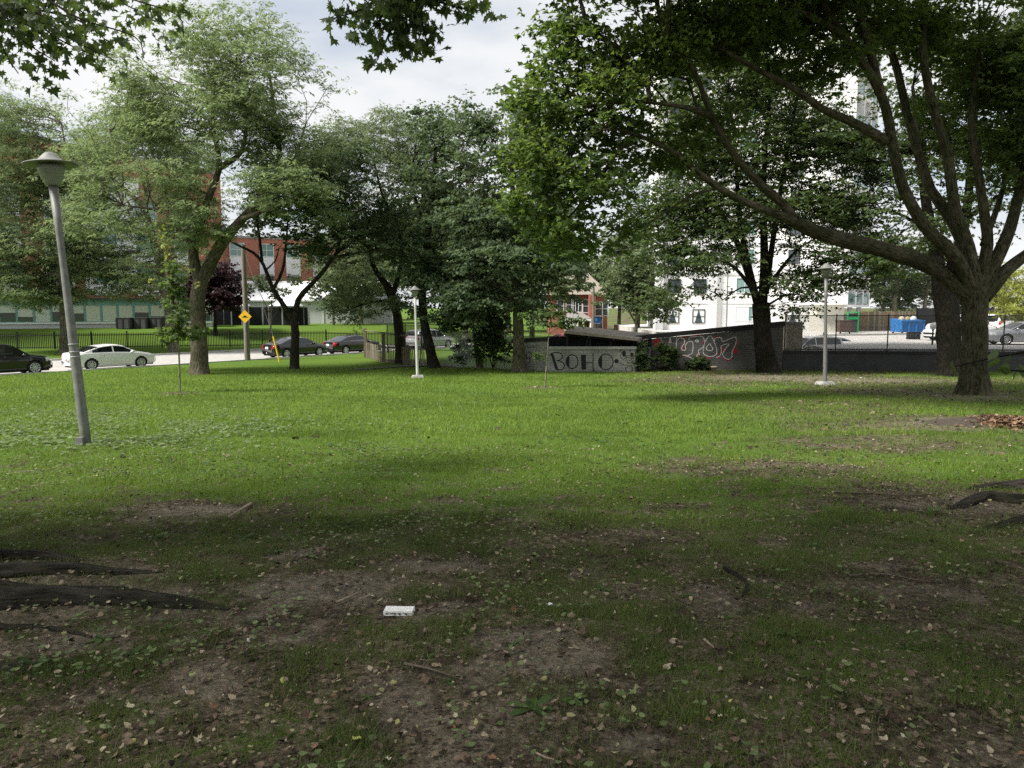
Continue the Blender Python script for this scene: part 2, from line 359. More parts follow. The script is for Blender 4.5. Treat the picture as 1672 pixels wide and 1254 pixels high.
# ------------------------------------------------------------------ bare earth map, shared by the ground material and the plants
BARE = []
for px, py, rx, ry, s in [(325, 832, 0.75, 0.55, 1.0), (660, 1160, 0.42, 0.42, 1.0), (560, 950, 0.75, 0.5, 0.95), (850, 1075, 0.55, 0.35, 0.9), (690, 915, 0.4, 0.28, 0.95),
                          (250, 1130, 0.6, 0.4, 0.8), (1100, 920, 0.7, 0.5, 0.55), (1210, 970, 0.6, 0.4, 0.75), (60, 1060, 0.6, 0.4, 0.9), (120, 980, 1.4, 0.9, 0.8), (1240, 760, 1.6, 1.0, 0.6),
                          (1590, 690, 2.6, 1.8, 1.0), (1480, 700, 2.2, 1.4, 0.75), (1600, 650, 3.2, 2.6, 0.95), (1280, 618, 5.5, 4.2, 1.0), (1420, 622, 6.0, 4.0, 0.9), (1130, 622, 4.0, 2.2, 0.6), (1500, 640, 4.0, 3.0, 0.8), (1350, 660, 3.0, 1.6, 0.55), (1420, 720, 2.0, 1.2, 0.5),
                          (1600, 830, 1.4, 1.4, 0.85), (293, 642, 0.5, 0.5, 0.9), (890, 633, 0.8, 0.8, 0.9), (1050, 990, 0.9, 0.5, 0.5), (520, 1060, 0.5, 0.4, 0.6), (760, 870, 1.0, 0.6, 0.35),
                          (1000, 880, 1.0, 0.5, 0.45), (400, 1010, 0.6, 0.4, 0.6), (1400, 870, 1.0, 0.5, 0.4), (740, 990, 0.5, 0.3, 0.7), (900, 1180, 0.4, 0.3, 0.7), (1600, 1210, 0.7, 0.4, 0.6)]:
    g = G(px, py); BARE.append((g[0], g[1], rx, ry, s))
def bare(x, y):
    x = np.asarray(x, float); y = np.asarray(y, float); b = np.zeros_like(x + y)
    wx = x + (fbm(x, y, 1.6, 21, 3) - 0.5) * 0.9; wy = y + (fbm(x, y, 1.6, 31, 3) - 0.5) * 0.9
    for cx, cy, rx, ry, s in BARE:
        b = np.maximum(b, s * np.exp(-(((wx - cx) / rx) ** 2 + ((wy - cy) / ry) ** 2) ** 1.3))
    fg = sst(9.5, 3.2, y); n = fbm(x, y, 1.1, 41, 4); n2 = fbm(x, y, 4.5, 51, 3)
    b = np.maximum(b, fg * sst(0.50, 0.78, n + 0.12 * fg) * 0.75)
    b = np.maximum(b, 0.26 * sst(10.5, 5.5, y)); b = np.maximum(b, 0.50 * sst(2, 11, x) * sst(9, 17, y) * sst(.35, .62, fbm(x, y, .45, 47, 3))); b = b * (0.65 + 0.7 * n2) + sst(0.58, 0.8, n2) * 0.35 * sst(22, 6, y)
    return np.clip(b, 0, 1)

# ------------------------------------------------------------------ ground
def spaced(lo, hi, s0, g, c):                                 # grid lines, fine around c, coarse far away
    a = [c]; s = s0
    while a[-1] < hi: a.append(a[-1] + s); s = max(s0, min((a[-1] - c) * g, 60))
    b = [c]; s = s0
    while b[-1] > lo: b.append(b[-1] - s); s = max(s0, min((c - b[-1]) * g, 60))
    return np.array(sorted(set(a + b)))
xs = spaced(-900, 900, 0.14, 0.036, 0.0); ys = spaced(-300, 1500, 0.12, 0.032, 4.0)
XX, YY = np.meshgrid(xs, ys); ZZ = zg(XX, YY)
far = sst(120, 400, np.hypot(XX, YY)); ZZ = ZZ * (1 - far) - 2.4 * far
i, j = np.meshgrid(np.arange(len(ys) - 1), np.arange(len(xs) - 1), indexing='ij'); w = len(xs)
FQ = np.stack([i * w + j, i * w + j + 1, (i + 1) * w + j + 1, (i + 1) * w + j], -1).reshape(-1, 4)
m, t, b, o = newmat('ground')
a = N(t, 'ShaderNodeAttribute', attribute_name='tint')
nA = noise(t, 2.2, 8, 'Object', None, 0.7); nB = noise(t, 14, 6, 'Object', None, 0.7); nC = noise(t, 90, 4, 'Object', None, 0.7); nD = noise(t, 0.35, 3)
gr = ramp(t, nC, [(0.3, (0.040, 0.071, 0.012)), (0.55, (0.093, 0.158, 0.025)), (0.75, (0.160, 0.235, 0.045))])
gv = N(t, 'ShaderNodeMix', data_type='RGBA', blend_type='MULTIPLY'); gv.inputs[0].default_value = 0.75
t.links.new(gr, gv.inputs[6]); t.links.new(ramp(t, nD, [(0.3, (0.8, 0.92, 0.8)), (0.7, (1.15, 1.05, 0.9))]), gv.inputs[7])
nS = noise(t, 45, 5, 'Object', None, 0.75)
nM = N(t, 'ShaderNodeMix', data_type='FLOAT'); nM.inputs[0].default_value = 0.5; t.links.new(nB, nM.inputs[2]); t.links.new(nS, nM.inputs[3])
so_ = ramp(t, nM.outputs[0], [(0.36, (0.022, 0.018, 0.012)), (0.48, (0.075, 0.060, 0.042)), (0.56, (0.17, 0.145, 0.108)), (0.68, (0.33, 0.29, 0.225))])
wet = N(t, 'ShaderNodeMix', data_type='RGBA', blend_type='MULTIPLY'); wet.inputs[0].default_value = 1.0
t.links.new(so_, wet.inputs[6]); t.links.new(ramp(t, nA, [(0.36, (0.40, 0.38, 0.36)), (0.62, (1.35, 1.32, 1.28))]), wet.inputs[7])
sand = N(t, 'ShaderNodeMix', data_type='RGBA'); t.links.new(ramp(t, a.outputs['Fac'], [(0.55, (0, 0, 0)), (0.95, (0.62, 0.62, 0.62))]), sand.inputs[0]); t.links.new(wet.outputs[2], sand.inputs[6]); t.links.new(ramp(t, nM.outputs[0], [(0.36, (0.10, 0.085, 0.062)), (0.52, (0.22, 0.19, 0.145)), (0.66, (0.34, 0.305, 0.245))]), sand.inputs[7])
ad = N(t, 'ShaderNodeMath', operation='MULTIPLY_ADD'); t.links.new(nB, ad.inputs[0]); ad.inputs[1].default_value = 0.8; t.links.new(a.outputs['Fac'], ad.inputs[2])
fm = ramp(t, ad.outputs[0], [(0.48, (0, 0, 0)), (0.74, (1, 1, 1))])
gm = N(t, 'ShaderNodeMix', data_type='RGBA'); t.links.new(fm, gm.inputs[0]); t.links.new(gv.outputs[2], gm.inputs[6]); t.links.new(sand.outputs[2], gm.inputs[7])
t.links.new(gm.outputs[2], b.inputs['Base Color']); b.inputs['Roughness'].default_value = 1.0; b.inputs['Specular IOR Level'].default_value = 0.1
hs = N(t, 'ShaderNodeMath', operation='MULTIPLY_ADD'); t.links.new(nC, hs.inputs[0]); hs.inputs[1].default_value = 0.35; t.links.new(nB, hs.inputs[2])
bump(t, b, hs.outputs[0], 1.0, 0.04)
g = obj('ground', mesh('ground', np.stack([XX, YY, ZZ], -1), FQ, m, True, None, bare(XX, YY).ravel())); tag(g, 'grassy park lawn with worn bare earth patches', 'lawn', kind='structure')

def ribbon(name, m, a, bq, off0, off1, z, label, cat):
    V = []; n = 24
    for k in range(n + 1):
        c = RW + RD * (a + (bq - a) * k / n)
        for off in (off0, off1): q = c + RN * off; V.append((q[0], q[1], z))
    Fs = [(2 * k, 2 * k + 2, 2 * k + 3, 2 * k + 1)[::-1] for k in range(n)]
    o = obj(name, mesh(name, V, Fs, m)); return tag(o, label, cat, kind='structure')
ribbon('road', 'road', -40, 60, -1.15, 9.5, ROADZ, 'pale worn street beyond the lawn', 'road')
for off, nm in ((-1.15, 'near'), (9.5, 'far')):
    mb = MB(); s0 = RW + RD * -40 + RN * (off - (0.15 if nm == 'near' else 0)); s1 = RW + RD * 60 + RN * (off - (0.15 if nm == 'near' else 0))
    mb.slab(s0, s1, ROADZ - 0.2, ROADZ + 0.12, 0.15); tag(mb.build('kerb', 'kerb'), 'concrete kerb along the street', 'kerb', kind='structure')
# asphalt path by the wooden fence
pc = [G(572, 605.5), G(610, 602.5), G(650, 599.5), G(690, 598), G(740, 598.5)]
V = []
for k, p in enumerate(pc):
    wd = 0.9
    V += [(p[0], p[1] - 0.35, float(zg(p[0], p[1])) + 0.05), (p[0] + 0.3, p[1] + wd, float(zg(p[0], p[1] + wd)) + 0.055)]
tag(obj('path', mesh('path', V, [(2 * k, 2 * k + 2, 2 * k + 3, 2 * k + 1) for k in range(4)], 'path')), 'narrow dark asphalt footpath beside the wooden fence', 'path', kind='structure')
# parking lot behind the retaining wall, and the lower ramp
LOT = -0.78
def poly(name, pts, z, m, label, cat, th=0.3):
    n = len(pts); V = [(x, y, z) for x, y in pts] + [(x, y, z - th) for x, y in pts]
    Fs = [tuple(range(n)), tuple(reversed(range(n, 2 * n)))] + [(k, k + n, (k + 1) % n + n, (k + 1) % n) for k in range(n)]
    return tag(obj(name, mesh(name, V, Fs, m)), label, cat, kind='structure')
poly('parking_lot', [(17.9, 42.6), (75, 40.0), (75, 100), (13.5, 100), (13.5, 60), (19.5, 60), (18.6, 50)], LOT, 'lot', 'pale parking lot behind the chain link fence', 'parking lot', 1.2)
poly('ramp', [(13.4, 42.6), (17.88, 42.6), (18.58, 50), (19.48, 60), (13.4, 60)], -1.95, 'road', 'lower paved ramp between wall and parking lot', 'ramp', 0.2)
def kb(pts, z):
    mb = MB()
    for p, q in zip(pts[:-1], pts[1:]): mb.slab(p, q, z, z + 0.13, 0.16)
    return mb
kb([(22.5, 57.0), (25.2, 60.5), (33, 63.0)], LOT).build('lot_kerb', 'kerb')['kind'] = 'structure'

# ------------------------------------------------------------------ strokes of paint on a wall plane
class Plane:
    def __init__(s, p0, p1): s.p0 = np.array(p0[:2], float); s.p1 = np.array(p1[:2], float); s.d = (s.p1 - s.p0) / np.linalg.norm(s.p1 - s.p0); s.n = np.array([s.d[1], -s.d[0]])
    def hit(s, px, py, proud=0.004):
        r = ray(px, py); den = r[0] * s.n[0] + r[1] * s.n[1]; t = (s.p0[0] * s.n[0] + s.p0[1] * s.n[1]) / den
        p = np.array([0, 0, EYE]) + r * t; return np.array([p[0] + s.n[0] * proud, p[1] + s.n[1] * proud, p[2]])
def strokes(pl, lines, width, proud=0.004):
    mb = MB()
    for ln in lines:
        wdt = width
        if isinstance(ln, tuple): ln, wdt = ln
        q = np.array([pl.hit(a, b_, proud) for a, b_ in ln])
        if len(q) > 2: q = catmull(q, 0.05)
        for a, b_ in zip(q[:-1], q[1:]):
            d = b_ - a; l = np.linalg.norm(d)
            if l < 1e-4: continue
            d = d / l; nn = np.array([pl.n[0], pl.n[1], 0]); sd_ = np.cross(nn, d) * wdt / 2; a2 = a - d * wdt * 0.2; b2 = b_ + d * wdt * 0.2
            mb.add([a2 - sd_, b2 - sd_, b2 + sd_, a2 + sd_], [(0, 1, 2, 3)])
    return mb
def filled(pl, outline, proud=0.004):
    mb = MB(); q = [pl.hit(a, b_, proud) for a, b_ in outline]; mb.add(q, [tuple(range(len(q)))]); return mb
def ell(cx, cy, rx, ry, a0=0, a1=360, n=20): return [(cx + rx * math.cos(math.radians(a0 + (a1 - a0) * k / n)), cy + ry * math.sin(math.radians(a0 + (a1 - a0) * k / n))) for k in range(n + 1)]

# ------------------------------------------------------------------ ramp walls with graffiti
def zpix(py, d): return float(P(836, py, d)[2])
WALLD = 41.8
# block wall with the word BOHO
a0, a1 = P(893, 600, 41.0), P(1037, 600, 41.0); e = empty('block_wall', (a0[0], a0[1], -2.0), 'pale grey block wall painted with the black word BOHO', 'wall')
mb = MB(); mb.slab(a0, a1, -2.3, zpix(570, 41), 0.25); w1 = mb.build('wall', 'block_light', None)
mb = MB(); mb.slab(a0[:2] + np.array([0, -0.05]), a1[:2] + np.array([0.06, -0.05]), zpix(570, 41), zpix(566, 41), 0.36); cp = mb.build('coping', 'concrete')
ret0, ret1 = a1[:2], P(1063, 600, 43.3)[:2]
mb = MB(); mb.slab(ret0 + np.array([0.0, 0.003]), ret1, -2.3, zpix(570, 41) - 0.02, 0.22); w2 = mb.build('end_wall', 'block_light')
pl = Plane(a0, a1); z5 = lambda pts: [(830 + x * 0.1376, 520 + y * 0.1376) for x, y in pts]
ls = [z5([(488, 440), (530, 408), (600, 405), (642, 440), (628, 482), (578, 500)]), z5([(578, 500), (638, 518), (666, 560), (640, 602), (578, 610)]),
      z5(ell(757, 512, 70, 82)), z5([(1005, 415), (1006, 480), (1004, 560), (1010, 628)]), z5([(920, 525), (1005, 525)]), z5(ell(1157, 515, 86, 92))]
txt = strokes(pl, ls, 0.05)
for shp in (z5([(500, 412), (528, 405), (592, 605), (560, 608)]), z5([(860, 432), (920, 428), (922, 606), (870, 608)]), z5(ell(757, 512, 70, 82, 118, 242, 12)), z5(ell(1157, 515, 86, 92, 122, 238, 12)), z5(ell(1283, 505, 26, 25))):
    q = filled(pl, shp, 0.007); txt.add(q.V, q.F)
lt = txt.build('painted_lettering', 'ink'); lt['label'] = 'black painted word BOHO'
sc_ = strokes(pl, [z5(ell(1362, 440, 30, 46)), z5(ell(1440, 480, 42, 46)), z5([(1315, 400), (1345, 350), (1330, 390)]), z5([(1430, 400), (1445, 350), (1452, 400)]), z5([(1310, 525), (1350, 545), (1400, 550), (1430, 520)]),
                  z5(ell(1430, 590, 42, 48, -60, 200)), z5([(1395, 640), (1400, 590), (1430, 560), (1470, 590), (1475, 640)]), z5([(1415, 470), (1440, 455), (1465, 475), (1445, 500), (1420, 490)])], 0.022)
for shp in (z5(ell(1372, 418, 24, 36, 0, 360, 14)), z5(ell(1467, 430, 20, 26, 0, 360, 14))): q = filled(pl, shp, 0.007); sc_.add(q.V, q.F)
sb = sc_.build('painted_scribble', 'ink')
for o_ in (w1, cp, w2, lt, sb): o_.parent = e; o_.matrix_parent_inverse = e.matrix_basis.inverted()
def under(e, *os):
    for o_ in os: o_.parent = e; o_.matrix_parent_inverse = e.matrix_basis.inverted()
# lower wall behind the linden
b0, b1 = P(838, 600, 42.2), P(893, 600, 41.4); e = empty('low_block_wall', (b0[0], b0[1], -2.0), 'short grey block wall with black scribbles behind the dark linden trunk', 'wall')
mb = MB(); mb.slab(b0, b1, -2.3, zpix(560, 42), 0.25, None, zpix(557, 41.6)); q1 = mb.build('wall', 'block_light')
mb = MB(); mb.slab(b0[:2] + np.array([-.1, -.04]), b1[:2] + np.array([0, -.04]), zpix(560, 42) + .003, zpix(554, 42), 0.33, zpix(557, 41.6) + .003, zpix(550, 41.6)); q2 = mb.build('coping', 'black_paint')
pl = Plane(b0, b1)
q3 = strokes(pl, [z5([(180, 380), (200, 350), (230, 320), (240, 350), (260, 325), (270, 350), (290, 318), (300, 350), (320, 318), (345, 315), (330, 350)]), z5(ell(240, 440, 34, 40)), z5([(180, 420), (220, 440), (215, 470), (185, 480)]),
                  z5([(190, 540), (240, 530), (255, 500), (230, 470), (260, 450)]), z5([(225, 400), (260, 390), (285, 400), (270, 430)]), z5([(200, 480), (205, 520), (185, 530)])], 0.025).build('painted_scribble', 'ink')
under(e, q1, q2, q3)
# dark graffiti wall
c0, c1 = P(1063, 600, 42.6), P(1277, 600, 42.2); e = empty('graffiti_wall', (c0[0], c0[1], -2.0), 'dark grey block wall with red and white outlined graffiti and sloping black coping', 'wall')
mb = MB(); mb.slab(c0, c1, -2.3, zpix(554, 42.6), 0.28, None, zpix(533, 42.2)); q1 = mb.build('wall', 'block_dark')
mb = MB(); mb.slab(c0[:2] + np.array([-2.2, -.06]), c1[:2] + np.array([0.05, -.06]), zpix(558.3, 42.6), zpix(551.8, 42.6), 0.40, zpix(533, 42.2) + .003, zpix(524.5, 42.2)); q2 = mb.build('coping', 'black_paint')
pl = Plane(c0, c1); z6 = lambda pts: [(1060 + x * 0.1316, 520 + y * 0.1316) for x, y in pts]
wl = [[(135, 240), (182, 330), (175, 420)], [(150, 240), (245, 225), (250, 300)], [(270, 300), (265, 222), (310, 205), (340, 230), (335, 330), (345, 430), (330, 470)], [(345, 280), (380, 245), (435, 260), (435, 310), (400, 360), (410, 390), (450, 390), (450, 330), (490, 290), (540, 300), (535, 420), (480, 460)],
      [(490, 260), (520, 230), (650, 225), (685, 270), (680, 330), (640, 380), (610, 400), (630, 475)], [(570, 280), (610, 295), (600, 265), (570, 275)], [(690, 290), (755, 215), (810, 300), (840, 420), (800, 465), (720, 465), (670, 420), (690, 295)], [(750, 310), (790, 380), (745, 400), (705, 370), (750, 310)],
      [(810, 290), (820, 245), (890, 240), (915, 285), (1050, 235), (1080, 250), (1070, 320), (1030, 410), (1025, 480), (970, 505), (915, 460), (930, 400), (985, 320), (895, 340), (895, 400), (880, 460), (830, 485)], [(350, 480), (420, 455), (480, 470), (570, 500), (600, 440)], [(190, 420), (230, 440), (300, 430)]]
q3 = strokes(pl, [z6(l) for l in wl], 0.048, 0.008).build('white_spray_lines', 'spray_white')
rl = [z6([(180, 222), (260, 212), (330, 208)]), z6([(340, 240), (440, 236), (485, 230)]), z6([(540, 215), (650, 218), (692, 270)]), z6([(360, 466), (420, 468), (492, 462)]), (z6([(850, 492), (890, 430), (912, 370)]), 0.13), (z6([(915, 485), (975, 518), (1032, 488)]), 0.06), (z6([(405, 380), (425, 330), (440, 300)]), 0.10),
      (z6([(258, 300), (256, 225)]), 0.10), (z6([(690, 330), (670, 300), (690, 260)]), 0.05), (z6([(700, 490), (760, 490)]), 0.05), (z6([(800, 260), (815, 230), (880, 228)]), 0.05), (z6([(1040, 420), (1080, 330), (1090, 260)]), 0.04), (z6([(600, 480), (610, 440)]), 0.08)]
rm = strokes(pl, rl, 0.04, 0.004)
for shp in (z6(ell(103, 308, 42, 64, 0, 360, 14)), z6(ell(45, 293, 14, 14, 0, 360, 10)), z6(ell(1066, 405, 26, 34, 0, 360, 12))): q = filled(pl, shp, 0.005); rm.add(q.V, q.F)
q4 = rm.build('red_spray_paint', 'spray_red'); under(e, q1, q2, q3, q4)
# open shelter roof above the ramp
e = empty('ramp_shelter', (*P(960, 600, 42.2)[:2], -2.0), 'low brown sloping roof on dark posts above the ramp walls', 'shelter')
r0, r1 = P(922, 540.5, 41.0), P(1042, 553, 41.0); r2, r3 = P(932, 532, 46.5), P(1066, 545, 46.5)
V = [r0, r1, r3, r2]; V = [np.array(v) for v in V] + [np.array(v) - np.array([0, 0, 0.13]) for v in V]
q1 = obj('roof', mesh('roof', V, [(0, 1, 2, 3), (7, 6, 5, 4), (0, 4, 5, 1), (1, 5, 6, 2), (2, 6, 7, 3), (3, 7, 4, 0)], 'roof_brown'))
os_ = [q1]
for k in range(15):                                               # shingle courses, a little proud of the roof
    f0, f1 = k / 15, (k + 1) / 15 - 0.006; up = np.array([0, 0, 0.012 + 0.012 * (k % 2)])
    V = [r0 + (r1 - r0) * f0 + up, r0 + (r1 - r0) * f1 + up * 0.5, r2 + (r3 - r2) * f1 + up * 0.5, r2 + (r3 - r2) * f0 + up]
    os_.append(obj('roof_strip', mesh('roof_strip', [*V, *[v - np.array([0, 0, 0.02]) for v in V]], [(0, 1, 2, 3), (0, 4, 5, 1), (1, 5, 6, 2), (3, 7, 4, 0), (2, 6, 7, 3)], 'roof_brown')))
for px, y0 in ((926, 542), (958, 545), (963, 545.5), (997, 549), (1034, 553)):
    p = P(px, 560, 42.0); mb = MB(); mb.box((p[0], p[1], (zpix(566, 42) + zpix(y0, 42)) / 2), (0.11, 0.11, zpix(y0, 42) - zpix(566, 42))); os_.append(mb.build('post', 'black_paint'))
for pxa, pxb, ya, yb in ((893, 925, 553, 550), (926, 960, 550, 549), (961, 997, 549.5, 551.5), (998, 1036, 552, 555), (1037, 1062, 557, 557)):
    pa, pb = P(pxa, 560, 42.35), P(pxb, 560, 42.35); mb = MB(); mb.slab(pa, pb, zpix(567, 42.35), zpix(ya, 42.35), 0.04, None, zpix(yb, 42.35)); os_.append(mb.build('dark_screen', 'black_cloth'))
mb = MB(); mb.slab(P(893, 560, 46.4), P(1064, 560, 46.4), -2.2, zpix(549, 46.4), 0.2); os_.append(mb.build('dark_void_panel', 'black_paint'))  # black panel standing in for the darkness inside the ramp void
mb = MB()
for k in range(4): pa, pb = r0 + (r1 - r0) * (k / 3), r2 + (r3 - r2) * (k / 3); mb.tube([pa - np.array([0, 0, .19]), pb - np.array([0, 0, .19])], 0.06, 4)
mb.tube([r0 - np.array([0, -.4, .2]), r1 - np.array([0, -.4, .2])], 0.07, 4); os_.append(mb.build('rafters', 'black_paint')); under(e, *os_)
# retaining wall with chain link fence
d0, d1 = P(1278, 600, 42.2), P(1672 + 330, 600, 39.6)
e = empty('retaining_wall', (d0[0], d0[1], -2.0), 'low dark concrete retaining wall with a black coping under the chain link fence', 'wall')
mb = MB(); mb.slab(d0, d1, -2.4, -1.02, 0.3); q1 = mb.build('wall', 'dark_concrete'); mb = MB(); mb.slab(d0[:2] + np.array([0.0, -.05]), d1[:2] + np.array([0, -.05]), -1.018, -0.86, 0.4); q2 = mb.build('coping', 'black_paint'); under(e, q1, q2)
def chain_link(name, label, p0, p1, z0, z1, posts, sp, wire, mt, rails, tilt=0.0, group=None):
    p0 = np.array(p0[:2], float); p1 = np.array(p1[:2], float); d = p1 - p0; ln = np.linalg.norm(d); d = d / ln; n = np.array([-d[1], d[0]])
    e = empty(name, (*p0, z0), label, 'fence'); mb = MB(); h = z1 - z0
    def pt(s, z, off): return np.array([*(p0 + d * s + n * off), z])
    for sg in (1, -1):
        k = -h
        while k < ln + h:
            s0, s1 = k, k + sg * h; za, zb = z0, z1
            lo, hi = min(s0, s1), max(s0, s1)
            if hi > 0 and lo < ln:
                f0 = 0.0; f1 = 1.0
                for bnd in (0, ln):
                    f = (bnd - s0) / (s1 - s0)
                    if 0 < f < 1:
                        inside_start = 0 <= s0 <= ln
                        if inside_start: f1 = min(f1, f)
                        else: f0 = max(f0, f)
                A = pt(s0 + (s1 - s0) * f0, z0 + h * f0, 0.003 * sg); B = pt(s0 + (s1 - s0) * f1, z0 + h * f1, 0.003 * sg)
                dd = B - A; l = np.linalg.norm(dd)
                if l > 0.02:
                    sd_ = np.cross(dd / l, np.array([n[0], n[1], 0])) * wire / 2; mb.add([A - sd_, B - sd_, B + sd_, A + sd_], [(0, 1, 2, 3)])
            k += sp
    w_ = mb.build('wire_mesh', mt, None); w_['kind'] = 'stuff'; ps = [w_]
    for s in posts: q = p0 + d * s; m2 = MB(); m2.lathe([(0.035, z0 - 0.4), (0.035, z1 + 0.04), (0.02, z1 + 0.07), (0, z1 + 0.07)], 8, (q[0], q[1], 0)); ps.append(m2.build('post', mt))
    for z in rails: m2 = MB(); m2.tube([pt(0, z, 0.0), pt(ln, z, 0.0)], 0.024, 6); ps.append(m2.build('rail', mt))
    under(e, *ps); return e
chain_link('chain_link_fence', 'dark chain link fence on top of the low retaining wall by the parking lot', d0[:2] + np.array([0.1, 0.13]), d1[:2] + np.array([0, 0.13]), -0.86, 1.10, [0, 2.75, 5.5, 8.45, 11.5, 14.5, 17.5], 0.075, 0.012, 'dark_wire', [1.09, -0.80])
chain_link('chain_link_fence', 'galvanised chain link fence between leaning tree trunk and block wall', P(703, 600, 44.6), P(839, 600, 43.0), -2.0, 0.12, [0, 1.65, 4.6], 0.08, 0.010, 'galv', [0.11, -0.98])
p = P(704, 592, 44.4); mb = MB(); mb.box((p[0], p[1], -1.1), (0.12, 0.12, 1.9)); q = mb.build('gate_post', 'pale_wood'); tag(q, 'pale square wooden post at the end of the chain link fence', 'post')

# ------------------------------------------------------------------ wooden fence with wire top
wp = [P(597, 583, 53.0), P(627, 592, 48.3), P(666, 595, 46.8), P(697, 597, 45.8)]
e = empty('wooden_fence', (wp[0][0], wp[0][1], -2.0), 'weathered wooden picket fence with tall posts beside the footpath', 'fence'); ps = []
pk = MB(); pk.box((0, 0, 0.52), (0.095, 0.022, 1.06)); pkm = pk.mesh('picket', 'old_wood'); pk2 = MB(); pk2.box((0, 0, 0.52), (0.085, 0.024, 1.0)); pkm2 = pk2.mesh('picket', 'pale_wood')
for k, p in enumerate(wp[:3]):
    mb = MB(); h = (2.05, 1.95, 1.2)[k]; mb.box((p[0], p[1], float(zg(p[0], p[1])) + h / 2 - 0.1), (0.2, 0.2, h + 0.2)); ps.append(mb.build('post', 'old_wood'))
for a_, b_ in zip(wp[:-1], wp[1:]):
    d = (b_ - a_)[:2]; ln = np.linalg.norm(d); d = d / ln; rz = math.atan2(d[1], d[0]); n = int(ln / 0.17)
    for k in range(n):
        q = a_[:2] + d * (0.14 + (ln - 0.2) * k / n); o_ = obj('picket', pkm if random.random() < 0.65 else pkm2, None, (q[0], q[1], float(zg(q[0], q[1])) + 0.02), (random.uniform(-.03, .03), random.uniform(-.05, .05), rz)); ps.append(o_)
    for z in (0.16, 0.98):
        zz = lambda q: float(zg(q[0], q[1])) + z
        mb = MB(); off = np.array([-d[1], d[0]]) * 0.05; mb.tube([np.array([*(a_[:2] + off), zz(a_)]), np.array([*(b_[:2] + off), zz(b_)])], 0.055, 4); ps.append(mb.build('rail', 'old_wood'))
    mb = MB(); mb.tube([np.array([*a_[:2], zg(*a_[:2]) + 1.9]), np.array([*b_[:2], zg(*b_[:2]) + (1.9 if b_ is wp[1] else 1.75)])], 0.04, 5); ps.append(mb.build('top_rail', 'old_wood'))
under(e, *ps)
chain_link('dark_mesh_fence', 'low black mesh fence panel behind the wooden pickets', P(633, 592, 50.5), P(700, 590, 48.5), -1.1, 0.35, [0, 1.6, 3.0], 0.06, 0.012, 'black_paint', [0.35, -0.3, -1.0])

# ------------------------------------------------------------------ iron fence across the road
e = empty('iron_fence', (FA[0], FA[1], -2.0), 'long black iron picket fence across the street', 'fence'); ps = []; FL = np.linalg.norm(FB - FA); rz = math.atan2(FD[1], FD[0])
mb = MB(); mb.box((0, 0, 0.68), (0.05, 0.05, 1.30)); mb.add([(-.011, -.011, 1.33), (.011, -.011, 1.33), (.011, .011, 1.33), (-.011, .011, 1.33), (0, 0, 1.40)], [(0, 1, 4), (1, 2, 4), (2, 3, 4), (3, 0, 4)]); pm = mb.mesh('picket', 'iron')
mb = MB(); mb.box((0, 0, 0.70), (0.10, 0.10, 1.6)); mb.box((0, 0, 1.515), (0.13, 0.13, 0.03)); pom = mb.mesh('post', 'iron')
n = 290
for k in range(n):
    q = FA + FD * (FL * (k + 0.5) / n); ps.append(obj('picket', pm, None, (q[0], q[1], float(zg(q[0], q[1]))), (0, 0, rz)))
npst = 14
for k in range(npst + 1):
    q = FA + FD * (FL * k / npst) ; ps.append(obj('post', pom, None, (q[0], q[1], float(zg(q[0], q[1])) - 0.05), (0, 0, rz)))
for k in range(npst):
    qa, qb = FA + FD * (FL * k / npst), FA + FD * (FL * (k + 1) / npst)
    for z in (0.16, 1.16):
        mb = MB(); mb.tube([(*qa, float(zg(*qa)) + z), (*qb, float(zg(*qb)) + z)], 0.034, 4); ps.append(mb.build('rail', 'iron'))
under(e, *ps)

# ------------------------------------------------------------------ windows and buildings
def window_mesh(wd, h, fr=0.07, bars=1, vbars=0):
    f = MB()
    f.box((0, 0, h / 2), (0, 0, 0)) if False else None
    for x in (-wd / 2 + fr / 2, wd / 2 - fr / 2): f.box((x, 0, h / 2), (fr, 0.10, h))
    for z in (fr / 2, h - fr / 2): f.box((0, 0, z), (wd - 2 * fr, 0.10, fr))
    for k in range(bars): f.box((0, 0.003, h * (k + 1) / (bars + 1)), (wd - 2 * fr, 0.09, fr * 0.7))
    for k in range(vbars): f.box((-wd / 2 + wd * (k + 1) / (vbars + 1), 0.006, h / 2), (fr * 0.7, 0.084, h - 2 * fr))
    g_ = MB(); g_.box((0, 0.03, h / 2), (wd - fr, 0.02, h - fr)); return f, g_
WCACHE = {}
def window(parent, p, z, wd, h, rz, frame='trim_white', pane='pane', bars=1, vbars=0, curtain=False):
    key = (round(wd, 3), round(h, 3), frame, pane, bars, vbars)
    if key not in WCACHE: f, g_ = window_mesh(wd, h, 0.07, bars, vbars); WCACHE[key] = (f.mesh('window', frame), g_.mesh('pane', pane))
    o_ = obj('window', WCACHE[key][0], None, (p[0], p[1], z), (0, 0, rz)); under(parent, o_); g_ = obj('pane', WCACHE[key][1], o_)
    if curtain:
        mb = MB(); mb.add([(-wd / 2 + .08, 0.01, h - .05), (-wd / 2 + .08, 0.01, .08), (-wd * 0.3, 0.01, .08), (-0.02, 0.01, h - .05)], [(0, 1, 2, 3)]); mb.add([(wd / 2 - .08, 0.01, h - .05), (0.02, 0.01, h - .05), (wd * 0.3, 0.01, .08), (wd / 2 - .08, 0.01, .08)], [(0, 1, 2, 3)])
        mb.build('curtain', 'curtain', o_)
    return o_
def facade(p0, p1):
    p0 = np.array(p0, float); p1 = np.array(p1, float); d = p1 - p0; ln = np.linalg.norm(d); d = d / ln; n = np.array([d[1], -d[0]]); return p0, d, n, ln, math.atan2(d[1], d[0])
